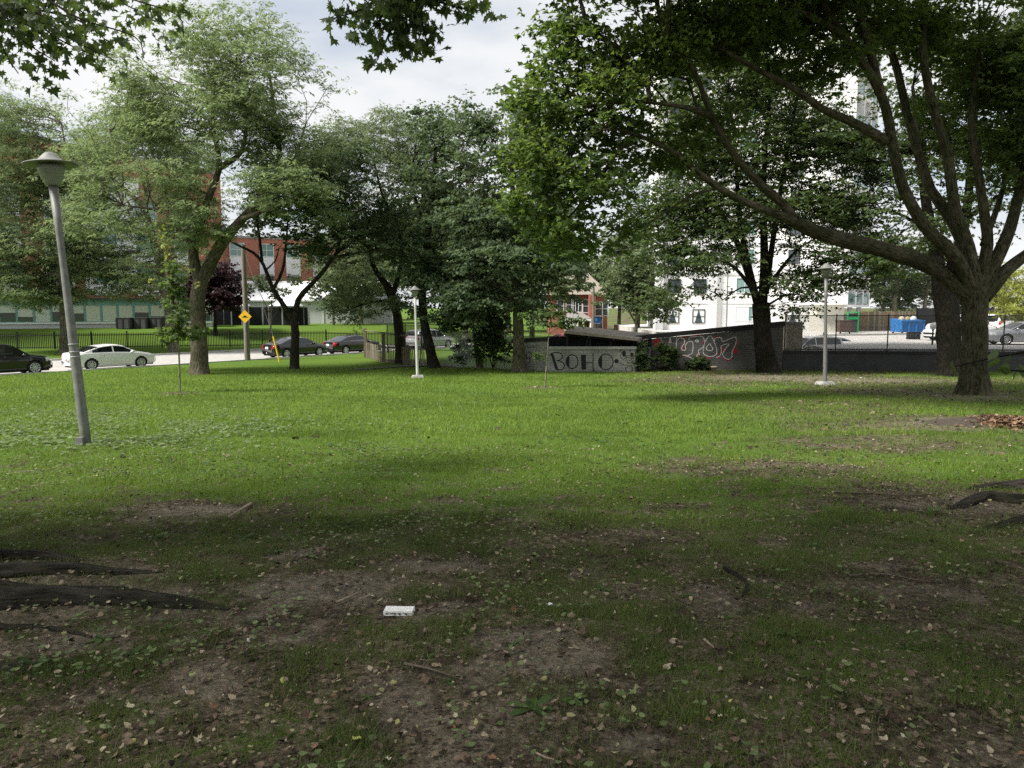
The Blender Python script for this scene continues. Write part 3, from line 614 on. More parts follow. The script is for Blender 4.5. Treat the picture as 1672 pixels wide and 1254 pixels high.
# white apartment tower
tw = empty('apartment_tower', (22, 76, LOT), 'tall white apartment tower with grey pilasters and corner balconies', 'building'); ps = []
tl, tr_ = P(1072, 500, 76)[:2], P(1356, 500, 74)[:2]; p0, d, n, ln, rz = facade(tl, tr_); H = 50.0
mb = MB(); mb.slab(p0, p0 + d * ln, LOT - 1.4, H, 16.0); ps.append(mb.build('wall', 'white_brick'))
for px, wd in ((1077, 0.7), (1163, 0.75), (1325, 0.8)):
    q = P(px, 500, 75.4)[:2]; s = np.dot(q - p0, d); c = p0 + d * s - (-n) * 0 + n * 0.22; mb = MB(); mb.box((c[0], c[1], H / 2 - .5), (wd, 0.45, H + 1), rz); ps.append(mb.build('pilaster', 'tower_grey'))
for k in range(17):
    z = 2.02 + 2.8 * k
    for s0, s1 in ((1.2, 5.55), (6.4, 15.35), (16.3, ln)):
        mb = MB(); a_ = p0 + d * s0 + n * 0.06; b_ = p0 + d * s1 + n * 0.06; mb.slab(a_, b_, z - 0.18, z, 0.055); ps.append(mb.build('floor_band', 'tower_grey'))
for px, wd in ((1200, 2.6), (1255, 2.6)):
    q = P(px, 500, 75.4)[:2]; s = np.dot(q - p0, d)
    for z in (-0.6,): c = p0 + d * s + n * 0.03; mb = MB(); mb.box((c[0], c[1], z + 1.15), (wd, 0.05, 2.1), rz); ps.append(mb.build('door_panel', 'tower_grey'))
for k in range(12):
    z = 2.35 + 2.8 * (k - 1) + 0.55
    for px in (1099, 1141, 1290) if k != 1 else (1101, 1142):
        q = P(px, 500, 75.6)[:2]; s = np.dot(q - p0, d); c = p0 + d * s + n * 0.03
        window(tw, c, z - (0 if k else 0.2), 1.25, 1.4, rz, 'dark_wire', 'pane', 1, 1 if k else 0, k == 0)
    for px in (1215, 1345):
        q = P(px, 500, 75.0)[:2]; s = np.dot(q - p0, d); c = p0 + d * s + n * 0.03; window(tw, c, z, 1.7, 1.5, rz, 'tower_grey', 'teal_pane', 0, 1)
# corner wing with balconies
q0, q1 = P(1333, 500, 70.0)[:2], P(1384, 500, 70.0)[:2]; mb = MB(); mb.slab(q0, q1, 1.75, H, 6.0); ps.append(mb.build('corner_wall', 'tower_white'))
q2 = P(1322, 500, 72.0)[:2]; mb = MB(); mb.slab(q2, q0 + np.array([0, 1.5]), LOT - .1, H - 0.1, 3.0); ps.append(mb.build('corner_return', 'cream'))
u0, u1 = P(1383, 500, 72.0)[:2], P(1419, 500, 77.0)[:2]; fp, fd, fn, fl, frz = facade(u0, u1)
mb = MB(); mb.slab(u0 - fn * 1.6, u1 - fn * 1.6, 1.6, H, 5.0); ps.append(mb.build('recess_wall', 'tower_grey'))
for k in range(17):
    z = 1.75 + 2.8 * k; mb = MB(); mb.slab(u0, u1, z - 0.22, z, 1.65); ps.append(mb.build('balcony_slab', 'tower_white'))
    for s in (0.0, fl * 0.36, fl * 0.68, fl - 0.2):
        a_ = u0 + fd * s; mb = MB(); mb.slab(a_ + fn * 0.01, a_ + fd * 0.22 + fn * 0.01, z + 0.002, z + 2.578, 1.62); ps.append(mb.build('balcony_fin', 'tower_white'))
    for s0, s1 in ((0.24, fl * 0.36 - .03), (fl * 0.36 + .24, fl * 0.68 - .03), (fl * 0.68 + .24, fl - .22)):
        a_ = u0 + fd * s0 - fn * .08; b_ = u0 + fd * s1 - fn * .08; mb = MB(); mb.slab(a_, b_, z + 0.08, z + 1.05, 0.03); ps.append(mb.build('balcony_glass', 'teal_pane'))
        mb = MB(); mb.slab(a_ + fn * .01, b_ + fn * .01, z + 1.05, z + 1.10, 0.05); ps.append(mb.build('balcony_rail', 'tower_grey'))
for s in (0.4, fl * 0.5, fl - .6): a_ = u0 + fd * s - fn * 0.8; mb = MB(); mb.box((a_[0], a_[1], (LOT + 1.5) / 2), (0.35, 0.35, 1.5 - LOT)); ps.append(mb.build('column', 'tower_white'))
under(tw, *ps)
# slim grey pole in front of the tower
p = P(1187, 500, 60); mb = MB(); mb.lathe([(0.07, -2.1), (0.05, 6.6), (0, 6.62)], 8, (p[0], p[1], 0)); mb.tube([(p[0], p[1], 6.4), (p[0] + 0.9, p[1] - 0.3, 6.7)], 0.035, 6); tag(mb.build('street_pole', 'galv'), 'slim grey pole in front of the white apartment tower', 'pole')

# long red brick block beyond the street
bb = empty('brick_building', (-46, 80, -0.6), 'long red brick institutional building with teal windows and white panels', 'building'); ps = []
k0, k1 = np.array([-58.0, 59.0]), np.array([-37.5, 99.0]); p0, d, n, ln, rz = facade(k0, k1); BH = 18.3
mb = MB(); mb.slab(k0, k1, -2.2, BH, 14.0); ps.append(mb.build('wall', 'brick_red'))
mb = MB(); mb.slab(k0 + n * .12, k1 + n * .12, BH, BH + 0.35, 14.2); ps.append(mb.build('parapet', 'concrete'))
for s in np.arange(2.5, ln - 2, 5.2):
    c = p0 + d * s + n * 0.05
    for z in (4.2, 8.0, 11.8):
        mb = MB(); mb.box((c[0], c[1], z + 0.1), (2.9, 0.09, 3.0), rz); ps.append(mb.build('wall_panel', 'white_panel'))
        c2 = p0 + d * s + n * 0.12; window(bb, c2, z + 0.1, 2.7, 1.75, rz, 'teal', 'teal_pane', 0, 2)
mb = MB(); mb.slab(p0 + d * 26 + n * .08, p0 + d * 33 + n * .08, 3.2, BH - 2.2, 0.07); ps.append(mb.build('white_bay', 'white_panel'))
# rear wing
v0, v1 = P(352, 400, 100)[:2], P(566, 400, 108)[:2]; p0, d, n, ln, rz = facade(v0, v1); RH = zpix(387, 100)
mb = MB(); mb.slab(v0, v1, -1.5, RH, 10.0); ps.append(mb.build('wing_wall', 'brick_red')); mb = MB(); mb.slab(v0 + n * .1, v1 + n * .1, RH, RH + 0.3, 10.2); ps.append(mb.build('wing_parapet', 'concrete'))
for px, pw in ((385, 1.9), (437, 1.9), (485, 1.9), (535, 1.9)):
    q = P(px, 400, 102)[:2]; s = np.dot(q - p0, d); c = p0 + d * s + n * 0.06
    mb = MB(); mb.box((c[0], c[1], zpix(437, 102) + 0.2), (pw * 1.0, 0.1, 2.5), rz); ps.append(mb.build('wall_panel', 'white_panel'))
    window(bb, p0 + d * s + n * 0.12, zpix(419, 102), pw, 1.75, rz, 'trim_white', 'teal_pane', 1, 1); window(bb, p0 + d * s + n * 0.12, zpix(455, 102) - 1.0, pw * 0.8, 1.6, rz, 'dark_concrete', 'pane', 1, 0)
under(bb, *ps)
# glazed single storey annex
an = empty('glazed_annex', (-38, 72, -1.2), 'single storey annex with teal framed windows and pale blinds behind the iron fence', 'building'); ps = []
k0, k1 = P(-60, 520, 71.0)[:2], P(345, 520, 78.5)[:2]; p0, d, n, ln, rz = facade(k0, k1)
mb = MB(); mb.slab(k0, k1, -1.8, -0.12, 6.0); ps.append(mb.build('plinth', 'ribbed')); mb = MB(); mb.slab(k0 + n * .12, k1 + n * .12, -0.118, 0.02, 6.1); ps.append(mb.build('sill', 'trim_white'))
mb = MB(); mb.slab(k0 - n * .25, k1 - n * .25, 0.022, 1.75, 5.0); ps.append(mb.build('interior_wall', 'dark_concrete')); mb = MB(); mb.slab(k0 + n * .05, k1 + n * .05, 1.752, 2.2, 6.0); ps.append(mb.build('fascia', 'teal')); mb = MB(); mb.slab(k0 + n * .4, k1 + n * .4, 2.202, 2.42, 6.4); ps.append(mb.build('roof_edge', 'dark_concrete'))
nb = int(ln / 1.42)
for k in range(nb):
    s = (k + 0.5) * ln / nb; c = p0 + d * s; wdw = ln / nb - 0.02
    w_ = window(an, c, 0.024, wdw, 1.72, rz, 'teal', 'pane', 0, 0); bl = (1.0, 1.0, 0.45, 0.7, 1.0, 0.4, 0.5, 1.0)[k % 8]
    mb = MB(); mb.box((0, -0.005, 1.66 - 1.58 * bl / 2), (wdw - .2, 0.03, 1.58 * bl)); mb.build('blind', 'blind', w_)
under(an, *ps)
# dark units standing before the annex
for px, wp_, d_ in ((205, 1.6, 73.5), (232, 1.6, 74.0), (258, 1.3, 74.4)):
    p = P(px, 540, d_); zb = float(zg(p[0], p[1])); o_ = empty('utility_cabinet', (p[0], p[1], zb), 'dark utility cabinet with black panels behind the iron fence beside the annex', 'cabinet', 'utility cabinets behind the iron fence')
    mb = MB(); mb.box((0, 0, 0.5), (wp_ * 0.85, 0.9, 1.0)); mb.build('body', 'dark_concrete', o_); mb = MB(); mb.box((0, -0.005, 1.03), (wp_ * 0.9, 0.96, 0.06)); mb.build('lid', 'dark_concrete', o_)
    for x in (-.38, 0, .38): mb = MB(); mb.box((x * wp_, -0.46, .5), (.16, 0.04, .9)); mb.build('front_panel', 'black_paint', o_)
# white hall with a sloping roof and black screens in front
wh = empty('white_hall', (-28, 92, -0.6), 'low white metal hall behind black screens', 'building'); ps = []
k0, k1 = P(335, 500, 92)[:2], P(640, 500, 95)[:2]; p0, d, n, ln, rz = facade(k0, k1)
mb = MB(); mb.slab(k0, k1, -1.2, 2.3, 7.0); ps.append(mb.build('wall', 'ribbed'))
V = [(*(k0 + n * .4), 2.35), (*(k1 + n * .4), 2.35), (*(k1 - n * 7), 4.9), (*(k0 - n * 7), 4.9), (*(k0 + n * .4), 2.2), (*(k1 + n * .4), 2.2), (*(k1 - n * 7), 2.2), (*(k0 - n * 7), 2.2)]
ps.append(obj('roof', mesh('roof', V, [(0, 1, 2, 3), (4, 5, 1, 0), (5, 6, 2, 1), (6, 7, 3, 2), (7, 4, 0, 3), (7, 6, 5, 4)], 'white_panel')))
for k in range(12): s = (k + .5) * ln / 12; c = p0 + d * s + n * .04; mb = MB(); mb.box((c[0], c[1], 0.5), (0.06, 0.07, 3.3), rz); ps.append(mb.build('wall_rib', 'trim_white'))
under(wh, *ps)
for a_, b_ in ((352, 377), (379, 394), (407, 428), (430, 460), (462, 503)):
    k0, k1 = P(a_, 520, 85.5)[:2], P(b_, 520, 86)[:2]; zb = float(zg(*k0)); o_ = empty('privacy_screen', (*k0, zb), 'black fabric privacy screen in front of the white hall', 'screen', 'black screens before the white hall')
    mb = MB(); mb.slab(k0, k1, zb, zb + 2.05, 0.05); q1_ = mb.build('cloth', 'black_cloth'); mb = MB(); mb.lathe([(0.04, zb), (0.04, zb + 2.15), (0, zb + 2.15)], 6, (k1[0] + .08, k1[1] - .05, 0)); q2_ = mb.build('pole', 'galv'); under(o_, q1_, q2_)
p = P(420, 503, 84.5); zb = float(zg(p[0], p[1])); cn = empty('canopy_tent', (p[0], p[1], zb), 'small white pitched tent canopy above the black screens', 'tent')
for sx, lx in ((-3.4, 2.2), (1.6, 3.2)):
    mb = MB(); V = [(sx, -1, 2.2), (sx + lx, -1, 2.2), (sx + lx, 1.4, 2.2), (sx, 1.4, 2.2), (sx + lx * .3, .2, 2.95), (sx + lx * .7, .2, 2.95)]; mb.add(V, [(0, 1, 5, 4), (1, 2, 5), (2, 3, 4, 5), (3, 0, 4), (3, 2, 1, 0)]); mb.build('tent_roof', 'white_panel', cn)
    for x, y in ((sx, -1), (sx + lx, -1), (sx, 1.4), (sx + lx, 1.4)): mb = MB(); mb.box((x, y, 1.1), (0.06, 0.06, 2.2)); mb.build('leg', 'galv', cn)

# brick house with a porch
hz = -2.2; HD = 95.0; hs_ = empty('brick_house', (*P(950, 540, HD)[:2], hz), 'two storey red brick house with white porch seen above the ramp shelter', 'house'); ps = []
hl, hr = P(898, 500, HD)[:2], P(992, 500, HD)[:2]; p0, d, n, ln, rz = facade(hl, hr); EV = zpix(481, HD)
mb = MB(); mb.slab(hl, hr, hz, EV, 9.0); ps.append(mb.build('wall', 'house_brick'))
mid = (hl + hr) / 2
V = [(*(hl + n * .5 - d * .4), EV), (*(hr + n * .5 + d * .4), EV), (*(hr - n * 9.4 + d * .4), EV), (*(hl - n * 9.4 - d * .4), EV), (*(hl - n * 4.5 + d * 1.8), EV + 2.6), (*(hr - n * 4.5 - d * 1.8), EV + 2.6)]
ps.append(obj('roof', mesh('roof', V, [(0, 1, 5, 4), (1, 2, 5), (2, 3, 4, 5), (3, 0, 4), (3, 2, 1, 0)], 'roof_brown')))
b0_, b1_ = P(962, 500, HD - 1.3)[:2], P(972, 500, HD - 1.3)[:2]; mb = MB(); mb.slab(b0_, b1_, hz, EV - .05, 1.25); ps.append(mb.build('bay_wall', 'house_brick'))
for px, pz, wd, h in ((930, 509, 0.95, 1.7), (939, 510, 0.9, 1.7), (945, 510, 0.9, 1.7), (957, 511, 0.9, 1.7), (978, 516, 1.0, 1.8), (988, 516, 0.8, 1.8), (978, 538, 1.0, 1.7), (915, 510, 0.9, 1.6)):
    q = P(px, 500, HD)[:2]; s = np.dot(q - p0, d); c = p0 + d * s + n * .04; window(hs_, c, zpix(pz, HD), wd, h, rz, 'trim_white', 'pane', 1, 0)
c0_, c1_ = P(923, 500, HD - 2.6)[:2], P(966, 500, HD - 2.6)[:2]; zt = zpix(510, HD - 1); zl = zpix(520, HD - 2.6)
V = [(*c0_, zl), (*c1_, zl), (*(c1_ + np.array([0, 2.55])), zl), (*(c0_ + np.array([0, 2.55])), zl), (*(c0_ + np.array([.5, 2.5])), zt), (*(c1_ + np.array([-.9, 2.5])), zt)]
ps.append(obj('porch_roof', mesh('porch_roof', V, [(0, 1, 5, 4), (1, 2, 5), (3, 0, 4), (3, 2, 1, 0)], 'roof_grey')))
mb = MB(); mb.slab(c0_ + np.array([0, .02]), c1_ + np.array([0, .02]), zl - .3, zl - .002, 0.2); ps.append(mb.build('porch_beam', 'trim_white'))
for px in (924, 942, 953, 965):
    q = P(px, 500, HD - 2.5)[:2]; mb = MB(); mb.lathe([(0.17, hz), (0.17, hz + .2), (0.12, hz + .3), (0.12, zl - .45), (0.17, zl - .302)], 10, (q[0], q[1] + .1, 0)); ps.append(mb.build('porch_column', 'trim_white'))
mb = MB(); mb.slab(c0_, c0_ + d * 1.6, hz + 0.9, hz + 1.9, 0.08); ps.append(mb.build('porch_railing', 'trim_white'))
under(hs_, *ps)
p = P(969, 500, 82); mb = MB(); mb.lathe([(0.16, -2.4), (0.11, 3.6), (0, 3.62)], 8, (p[0], p[1], 0)); tag(mb.build('utility_pole', 'pole_wood'), 'dark wooden utility pole in front of the brick house', 'pole')
p = P(975, 535, 72); o_ = empty('street_sign', (p[0], p[1], -2.2), 'bright blue sign board with white lines near the brick house', 'sign')
mb = MB(); mb.box((0, 0, 2.45), (0.62, 0.04, 0.62)); mb.build('board', 'sign_blue', o_); mb = MB(); mb.box((0, 0.06, 1.3), (0.07, 0.05, 2.8)); mb.build('post', 'galv', o_)
for z, wd in ((2.62, .2), (2.52, .3), (2.42, .2)): mb = MB(); mb.box((-0.12, -0.025, z), (wd, 0.006, 0.05)); mb.build('white_line', 'paper', o_)
mb = MB(); mb.box((0, -0.023, 2.18), (0.6, 0.008, 0.07)); mb.build('white_strip', 'paper', o_)
p = P(806, 535, 78); o_ = empty('garden_shed', (p[0], p[1], -2.2), 'small brown shed with a grey pointed roof beyond the block wall', 'shed')
mb = MB(); mb.box((0, 0, 0.9), (2.0, 2.0, 1.9)); mb.build('wall', 'brown_wood', o_); mb = MB(); mb.add([(-1.2, -1.2, 1.852), (1.2, -1.2, 1.852), (1.2, 1.2, 1.852), (-1.2, 1.2, 1.852), (0, 0, 2.7)], [(0, 1, 4), (1, 2, 4), (2, 3, 4), (3, 0, 4), (3, 2, 1, 0)]); mb.build('roof', 'roof_grey', o_)

# ------------------------------------------------------------------ park lamps
mat('lamp_light', (0.16, 0.16, 0.15), 0.55, metal=0.15, var=0.15, scale=8)
def make_lamp(base, top, name, label, pm, h=4.6):
    base = np.array(base, float); v = np.array(top, float) - base; h = np.linalg.norm(v); o_ = empty(name, base, label, 'lamp'); o_.rotation_mode = 'QUATERNION'; o_.rotation_quaternion = Vector(v).to_track_quat('Z', 'Y')
    s = h / 4.6; hb = h - 0.47 * s
    mb = MB(); mb.lathe([(0.078 * s, -0.25), (0.077 * s, 0.3), (0.073 * s, 1.4), (0.058 * s, 2.4), (0.050 * s, 3.0), (0.052 * s, 3.4), (0.070 * s, hb)], 16); mb.build('pole', pm, o_, True)
    mb = MB(); mb.lathe([(0.115 * s, hb - 0.04), (0.115 * s, hb + 0.02), (0.14 * s, hb + 0.05), (0.185 * s, hb + 0.19 * s), (0.20 * s, hb + 0.25 * s), (0, hb + 0.28 * s)], 24); mb.build('bowl', 'lamp_bowl', o_, True)
    mb = MB(); zt_ = hb + 0.275 * s; mb.lathe([(0.21 * s, zt_ + 0.015), (0.38 * s, zt_ - 0.005), (0.382 * s, zt_ + 0.010), (0.24 * s, zt_ + 0.03 * s), (0.17 * s, zt_ + 0.075 * s), (0.10 * s, zt_ + 0.15 * s), (0.06 * s, zt_ + 0.185 * s), (0, zt_ + 0.2 * s)], 28); mb.build('shade', 'lamp_metal', o_, True)
    return o_, s
lo, s = make_lamp(G(141, 727), P(80, 248, G(141, 727)[1]), 'park_lamp', 'grey park lamp leaning on the lawn with a rusty banded pole', 'lamp_metal')
mb = MB(); mb.box((0.095, -0.03, 0.05), (0.10, 0.12, 0.2)); mb.build('hand_hole_cover', 'lamp_metal', lo)
for z in (1.42, 1.50, 1.62): mb = MB(); mb.lathe([(0.075, z), (0.079, z + .012), (0.075, z + .024)], 14); mb.build('strap', 'galv', lo)
for k, (px, py, tx, ty, lb, pm) in enumerate([(682, 617, 677, 467, 'white painted park lamp in front of the wooden fence', 'lamp_white'), (1347, 628, 1349, 430, 'grey park lamp in front of the chain link fence', 'lamp_light')]):
    g_ = G(px, py); lo, s = make_lamp(g_, P(tx, ty, g_[1]), 'park_lamp', lb, pm)
    mb = MB(); mb.box((0, 0, 0.04), (0.62, 0.62, 0.18), 0.2, 0.8); mb.build('footing', 'concrete', lo)
    for z in (0.7, 2.1): mb = MB(); mb.box((0, -0.075 * s, z), (0.06, 0.02, 0.09)); mb.build('plate', 'dark_wire', lo)

# ------------------------------------------------------------------ pole with the speed hump sign, guy guard
p = np.array([*P(404, 582, 50.2)[:2], 0]); p[2] = float(zg(p[0], p[1])); up_ = empty('utility_pole', p, 'weathered wooden pole at the kerb carrying a yellow diamond sign', 'pole')
tp = P(397, 400, 50.2) - p; mb = MB(); mb.tube([(0, 0, -0.3), tuple(tp * 0.5), tuple(tp)], [0.20, 0.17, 0.15], 10); mb.build('shaft', 'pole_wood', up_, True)
p2 = P(400, 582, 49.7); p2[2] = float(zg(p2[0], p2[1])); sg = empty('speed_hump_sign', p2, 'yellow diamond speed hump warning sign in front of the wooden pole', 'sign'); c = P(400, 517, 49.7) - p2
mb = MB(); a_ = 0.43; mb.add([(c[0], c[1], c[2] - a_), (c[0] + a_, c[1], c[2]), (c[0], c[1], c[2] + a_), (c[0] - a_, c[1], c[2]), (c[0], c[1] + .02, c[2] - a_), (c[0] + a_, c[1] + .02, c[2]), (c[0], c[1] + .02, c[2] + a_), (c[0] - a_, c[1] + .02, c[2])], [(0, 1, 2, 3), (7, 6, 5, 4), (0, 4, 5, 1), (1, 5, 6, 2), (2, 6, 7, 3), (3, 7, 4, 0)]); mb.build('board', 'sign_yellow', sg)
mb = MB(); hp = [(-.22, -.035), (-.12, -.035), (-.12, -.0), (-.075, .055), (0, .075), (.075, .055), (.12, 0), (.12, -.035), (.22, -.035), (.22, -.065), (-.22, -.065)]; mb.add([(c[0] + x, c[1] - .004, c[2] + z) for x, z in hp], [tuple(range(11))[::-1]]); mb.build('hump_symbol', 'ink', sg)
mb = MB(); mb.tube([(0, 0.05, -0.2), (c[0], c[1] + 0.05, c[2] + .3)], 0.03, 6); mb.build('post', 'galv', sg)
ga, gb = P(457, 580, 48.5), P(446, 549, 48.5); ga[2] = float(zg(ga[0], ga[1])); o_ = empty('guy_guard', ga, 'slanting yellow guy wire guard beside the parked black sedan', 'guard'); mb = MB(); mb.tube([(0, 0, -.15), tuple(gb - ga)], 0.055, 8); mb.build('sleeve', 'guard_yellow', o_)
mb = MB(); tpw = P(398, 408, 50.2); mb.tube([gb, tpw], 0.008, 4); q = mb.build('guy_wire', 'galv'); under(o_, q)

# ------------------------------------------------------------------ cars
def interp(x, tb): return float(np.interp(x, [a for a, b in tb], [b for a, b in tb]))
CARS = {
 'sedan': dict(top=[(-2.42, .62), (-2.40, .82), (-2.34, .98), (-2.2, 1.03), (-1.78, 1.07), (-1.0, 1.35), (-.6, 1.42), (-.15, 1.455), (.2, 1.44), (.5, 1.37), (1.28, .99), (1.6, .94), (2.05, .86), (2.3, .77), (2.40, .66), (2.43, .45)],
               belt=[(-2.42, .86), (-1.7, .99), (0, .95), (1.25, .92), (2.42, .68)], w=[(-2.42, .60), (-2.33, .78), (-2.0, .87), (-1.0, .915), (1.0, .915), (1.9, .89), (2.25, .82), (2.43, .64)], wx=(-1.40, 1.42), wr=.335, ws=(.5, 1.25), rw=(-1.76, -0.98), bp=-0.13, sw=(-1.3, 1.0), tum=.44, taily=(.72, .93), heady=(.60, .80)),
 'suv': dict(top=[(-2.36, .60), (-2.34, .95), (-2.28, 1.12), (-2.02, 1.58), (-1.6, 1.67), (-.6, 1.71), (.1, 1.69), (.45, 1.61), (1.2, 1.10), (1.6, 1.04), (2.05, .96), (2.28, .82), (2.36, .66), (2.38, .45)],
               belt=[(-2.36, 1.0), (-1.7, 1.06), (0, 1.02), (1.2, .99), (2.38, .76)], w=[(-2.36, .74), (-2.25, .86), (-1.6, .92), (1.2, .93), (1.9, .9), (2.2, .80), (2.38, .58)], wx=(-1.38, 1.40), wr=.365, ws=(.5, 1.15), rw=(-2.26, -2.04), bp=0.0, sw=(-1.95, .95), tum=.30, taily=(.85, 1.15), heady=(.70, .90))}
CARM = {}
def car_meshes(kind):
    if kind in CARM: return CARM[kind]
    c = CARS[kind]; x0, x1 = c['top'][0][0], c['top'][-1][0]; xsn = np.linspace(x0, x1, 131); K1, K2, K3 = 13, 9, 7; rows = K1 + K2 + K3
    Vh = np.zeros((len(xsn), rows, 3))
    for i_, x in enumerate(xsn):
        tp_ = interp(x, c['top']); sh = min(interp(x, c['belt']), tp_ - 0.015); w_ = interp(x, c['w']); bt = 0.20 + 0.10 * max(0, abs(x) - 1.9) / 0.5; re_ = max(sh + 0.004, tp_ - 0.045)
        for k in range(K1):
            f = k / (K1 - 1); z = bt + (sh - bt) * f; y = w_ * (0.90 + 0.10 * math.sin(min(1, f * 1.5 + .08) * math.pi / 2)) - 0.035 * w_ * max(0, f - .75) / .25; Vh[i_, k] = (x, y, z)
        ys_ = Vh[i_, K1 - 1, 1]; yr = max(0.3, ys_ - 0.02 - (re_ - sh) * c['tum'])
        for k in range(K2): f = (k + 1) / K2; Vh[i_, K1 + k] = (x, ys_ - 0.02 * min(1, f * 6) + (yr - ys_ + .02) * f, sh + (re_ - sh) * f)
        for k in range(K3):
            f = (k + 1) / K3; Vh[i_, K1 + K2 + k] = (x, yr * math.cos(f * math.pi / 2) if k < K3 - 1 else 0, re_ + (tp_ - re_) * math.sin(f * math.pi / 2))
    parts = {k: ([], []) for k in ('body', 'windscreen', 'rear_window', 'side_window_l', 'side_window_r', 'headlight_l', 'headlight_r', 'tail_light_l', 'tail_light_r')}
    for sgn in (1, -1):
        for i_ in range(len(xsn) - 1):
            for k in range(rows - 1):
                q = [Vh[i_, k], Vh[i_ + 1, k], Vh[i_ + 1, k + 1], Vh[i_, k + 1]]; ctr = sum(q) / 4; x, y, z = ctr; tp_ = interp(x, c['top']); sh = interp(x, c['belt']); nm = 'body'
                if any(math.hypot(x - wx, z - c['wr']) < c['wr'] + 0.045 for wx in c['wx']) and k < K1: continue
                if k >= K1 - 1 and k < K1 + K2 - 1 and z > sh + .03 and z < tp_ - .10 and c['sw'][0] < x < c['sw'][1] + .2 and abs(x - c['bp']) > .035: nm = 'side_window_' + ('l' if sgn > 0 else 'r')
                elif k >= K1 + K2 - 1 and c['ws'][0] < x < c['ws'][1] and y < .78: nm = 'windscreen'
                elif k >= K1 + K2 - 1 and c['rw'][0] < x < c['rw'][1] and y < .72: nm = 'rear_window'
                elif x < x0 + .22 and c['taily'][0] < z < c['taily'][1] and y > .50: nm = 'tail_light_' + ('l' if sgn > 0 else 'r')
                elif x > x1 - .42 and c['heady'][0] < z < c['heady'][1] and y > .48: nm = 'headlight_' + ('l' if sgn > 0 else 'r')
                Vl, Fl = parts[nm]; b_ = len(Vl); Vl += [(v[0], v[1] * sgn, v[2]) for v in q]; Fl.append((b_, b_ + 1, b_ + 2, b_ + 3) if sgn < 0 else (b_ + 3, b_ + 2, b_ + 1, b_))
    for i_ in (0, len(xsn) - 1):
        Vl, Fl = parts['body']; b_ = len(Vl); ring = [Vh[i_, k] for k in range(rows)] + [Vh[i_, k] * np.array([1, -1, 1]) for k in reversed(range(rows - 1))]; Vl += [tuple(v) for v in ring]; Fl.append(tuple(range(b_, b_ + len(ring))))
    ub = MB(); ub.box((0, 0, 0.42), (abs(x0) + x1 - .5, 1.56, 0.5)); res = {'parts': parts, 'under': ub, 'c': c}
    r = c['wr']; ty = MB(); ty.lathe([(r * .62, -.10), (r * .93, -.105), (r, -.07), (r, .07), (r * .93, .105), (r * .62, .10)], 28, axis='y', cap=False); rm_ = MB(); rm_.lathe([(r * .63, .085), (r * .70, .10), (r * .66, .112), (r * .60, .095)], 24, axis='y', cap=False); rm_.lathe([(0, .097), (r * .15, .098), (r * .17, .075)], 14, axis='y', cap=False)
    for k in range(10):
        a_ = 2 * math.pi * k / 10; c_, s_ = math.cos(a_), math.sin(a_); u = np.array([c_, 0, s_]); v = np.array([-s_, 0, c_]); A = [u * r * .10 - v * .022, u * r * .66 - v * .030, u * r * .66 + v * .030, u * r * .10 + v * .022]
        rm_.add([tuple(q + np.array([0, .092, 0])) for q in A] + [tuple(q + np.array([0, .05, 0])) for q in A], [(3, 2, 1, 0), (0, 1, 5, 4), (1, 2, 6, 5), (2, 3, 7, 6)])
    dsk = MB(); dsk.lathe([(0, .02), (r * .62, .02), (r * .62, -.06), (0, -.06)], 20, axis='y')
    res['tyre'] = ty.mesh('tyre', 'tyre', True); res['rim'] = rm_.mesh('rim', 'rim'); res['disc'] = dsk.mesh('brake_disc', 'black_paint')
    mr = MB(); mr.lathe([(0, -.10), (.07, -.08), (.09, 0), (.07, .08), (0, .10)], 10, axis='y'); res['mirror'] = mr; CARM[kind] = res; return res
PM = {}
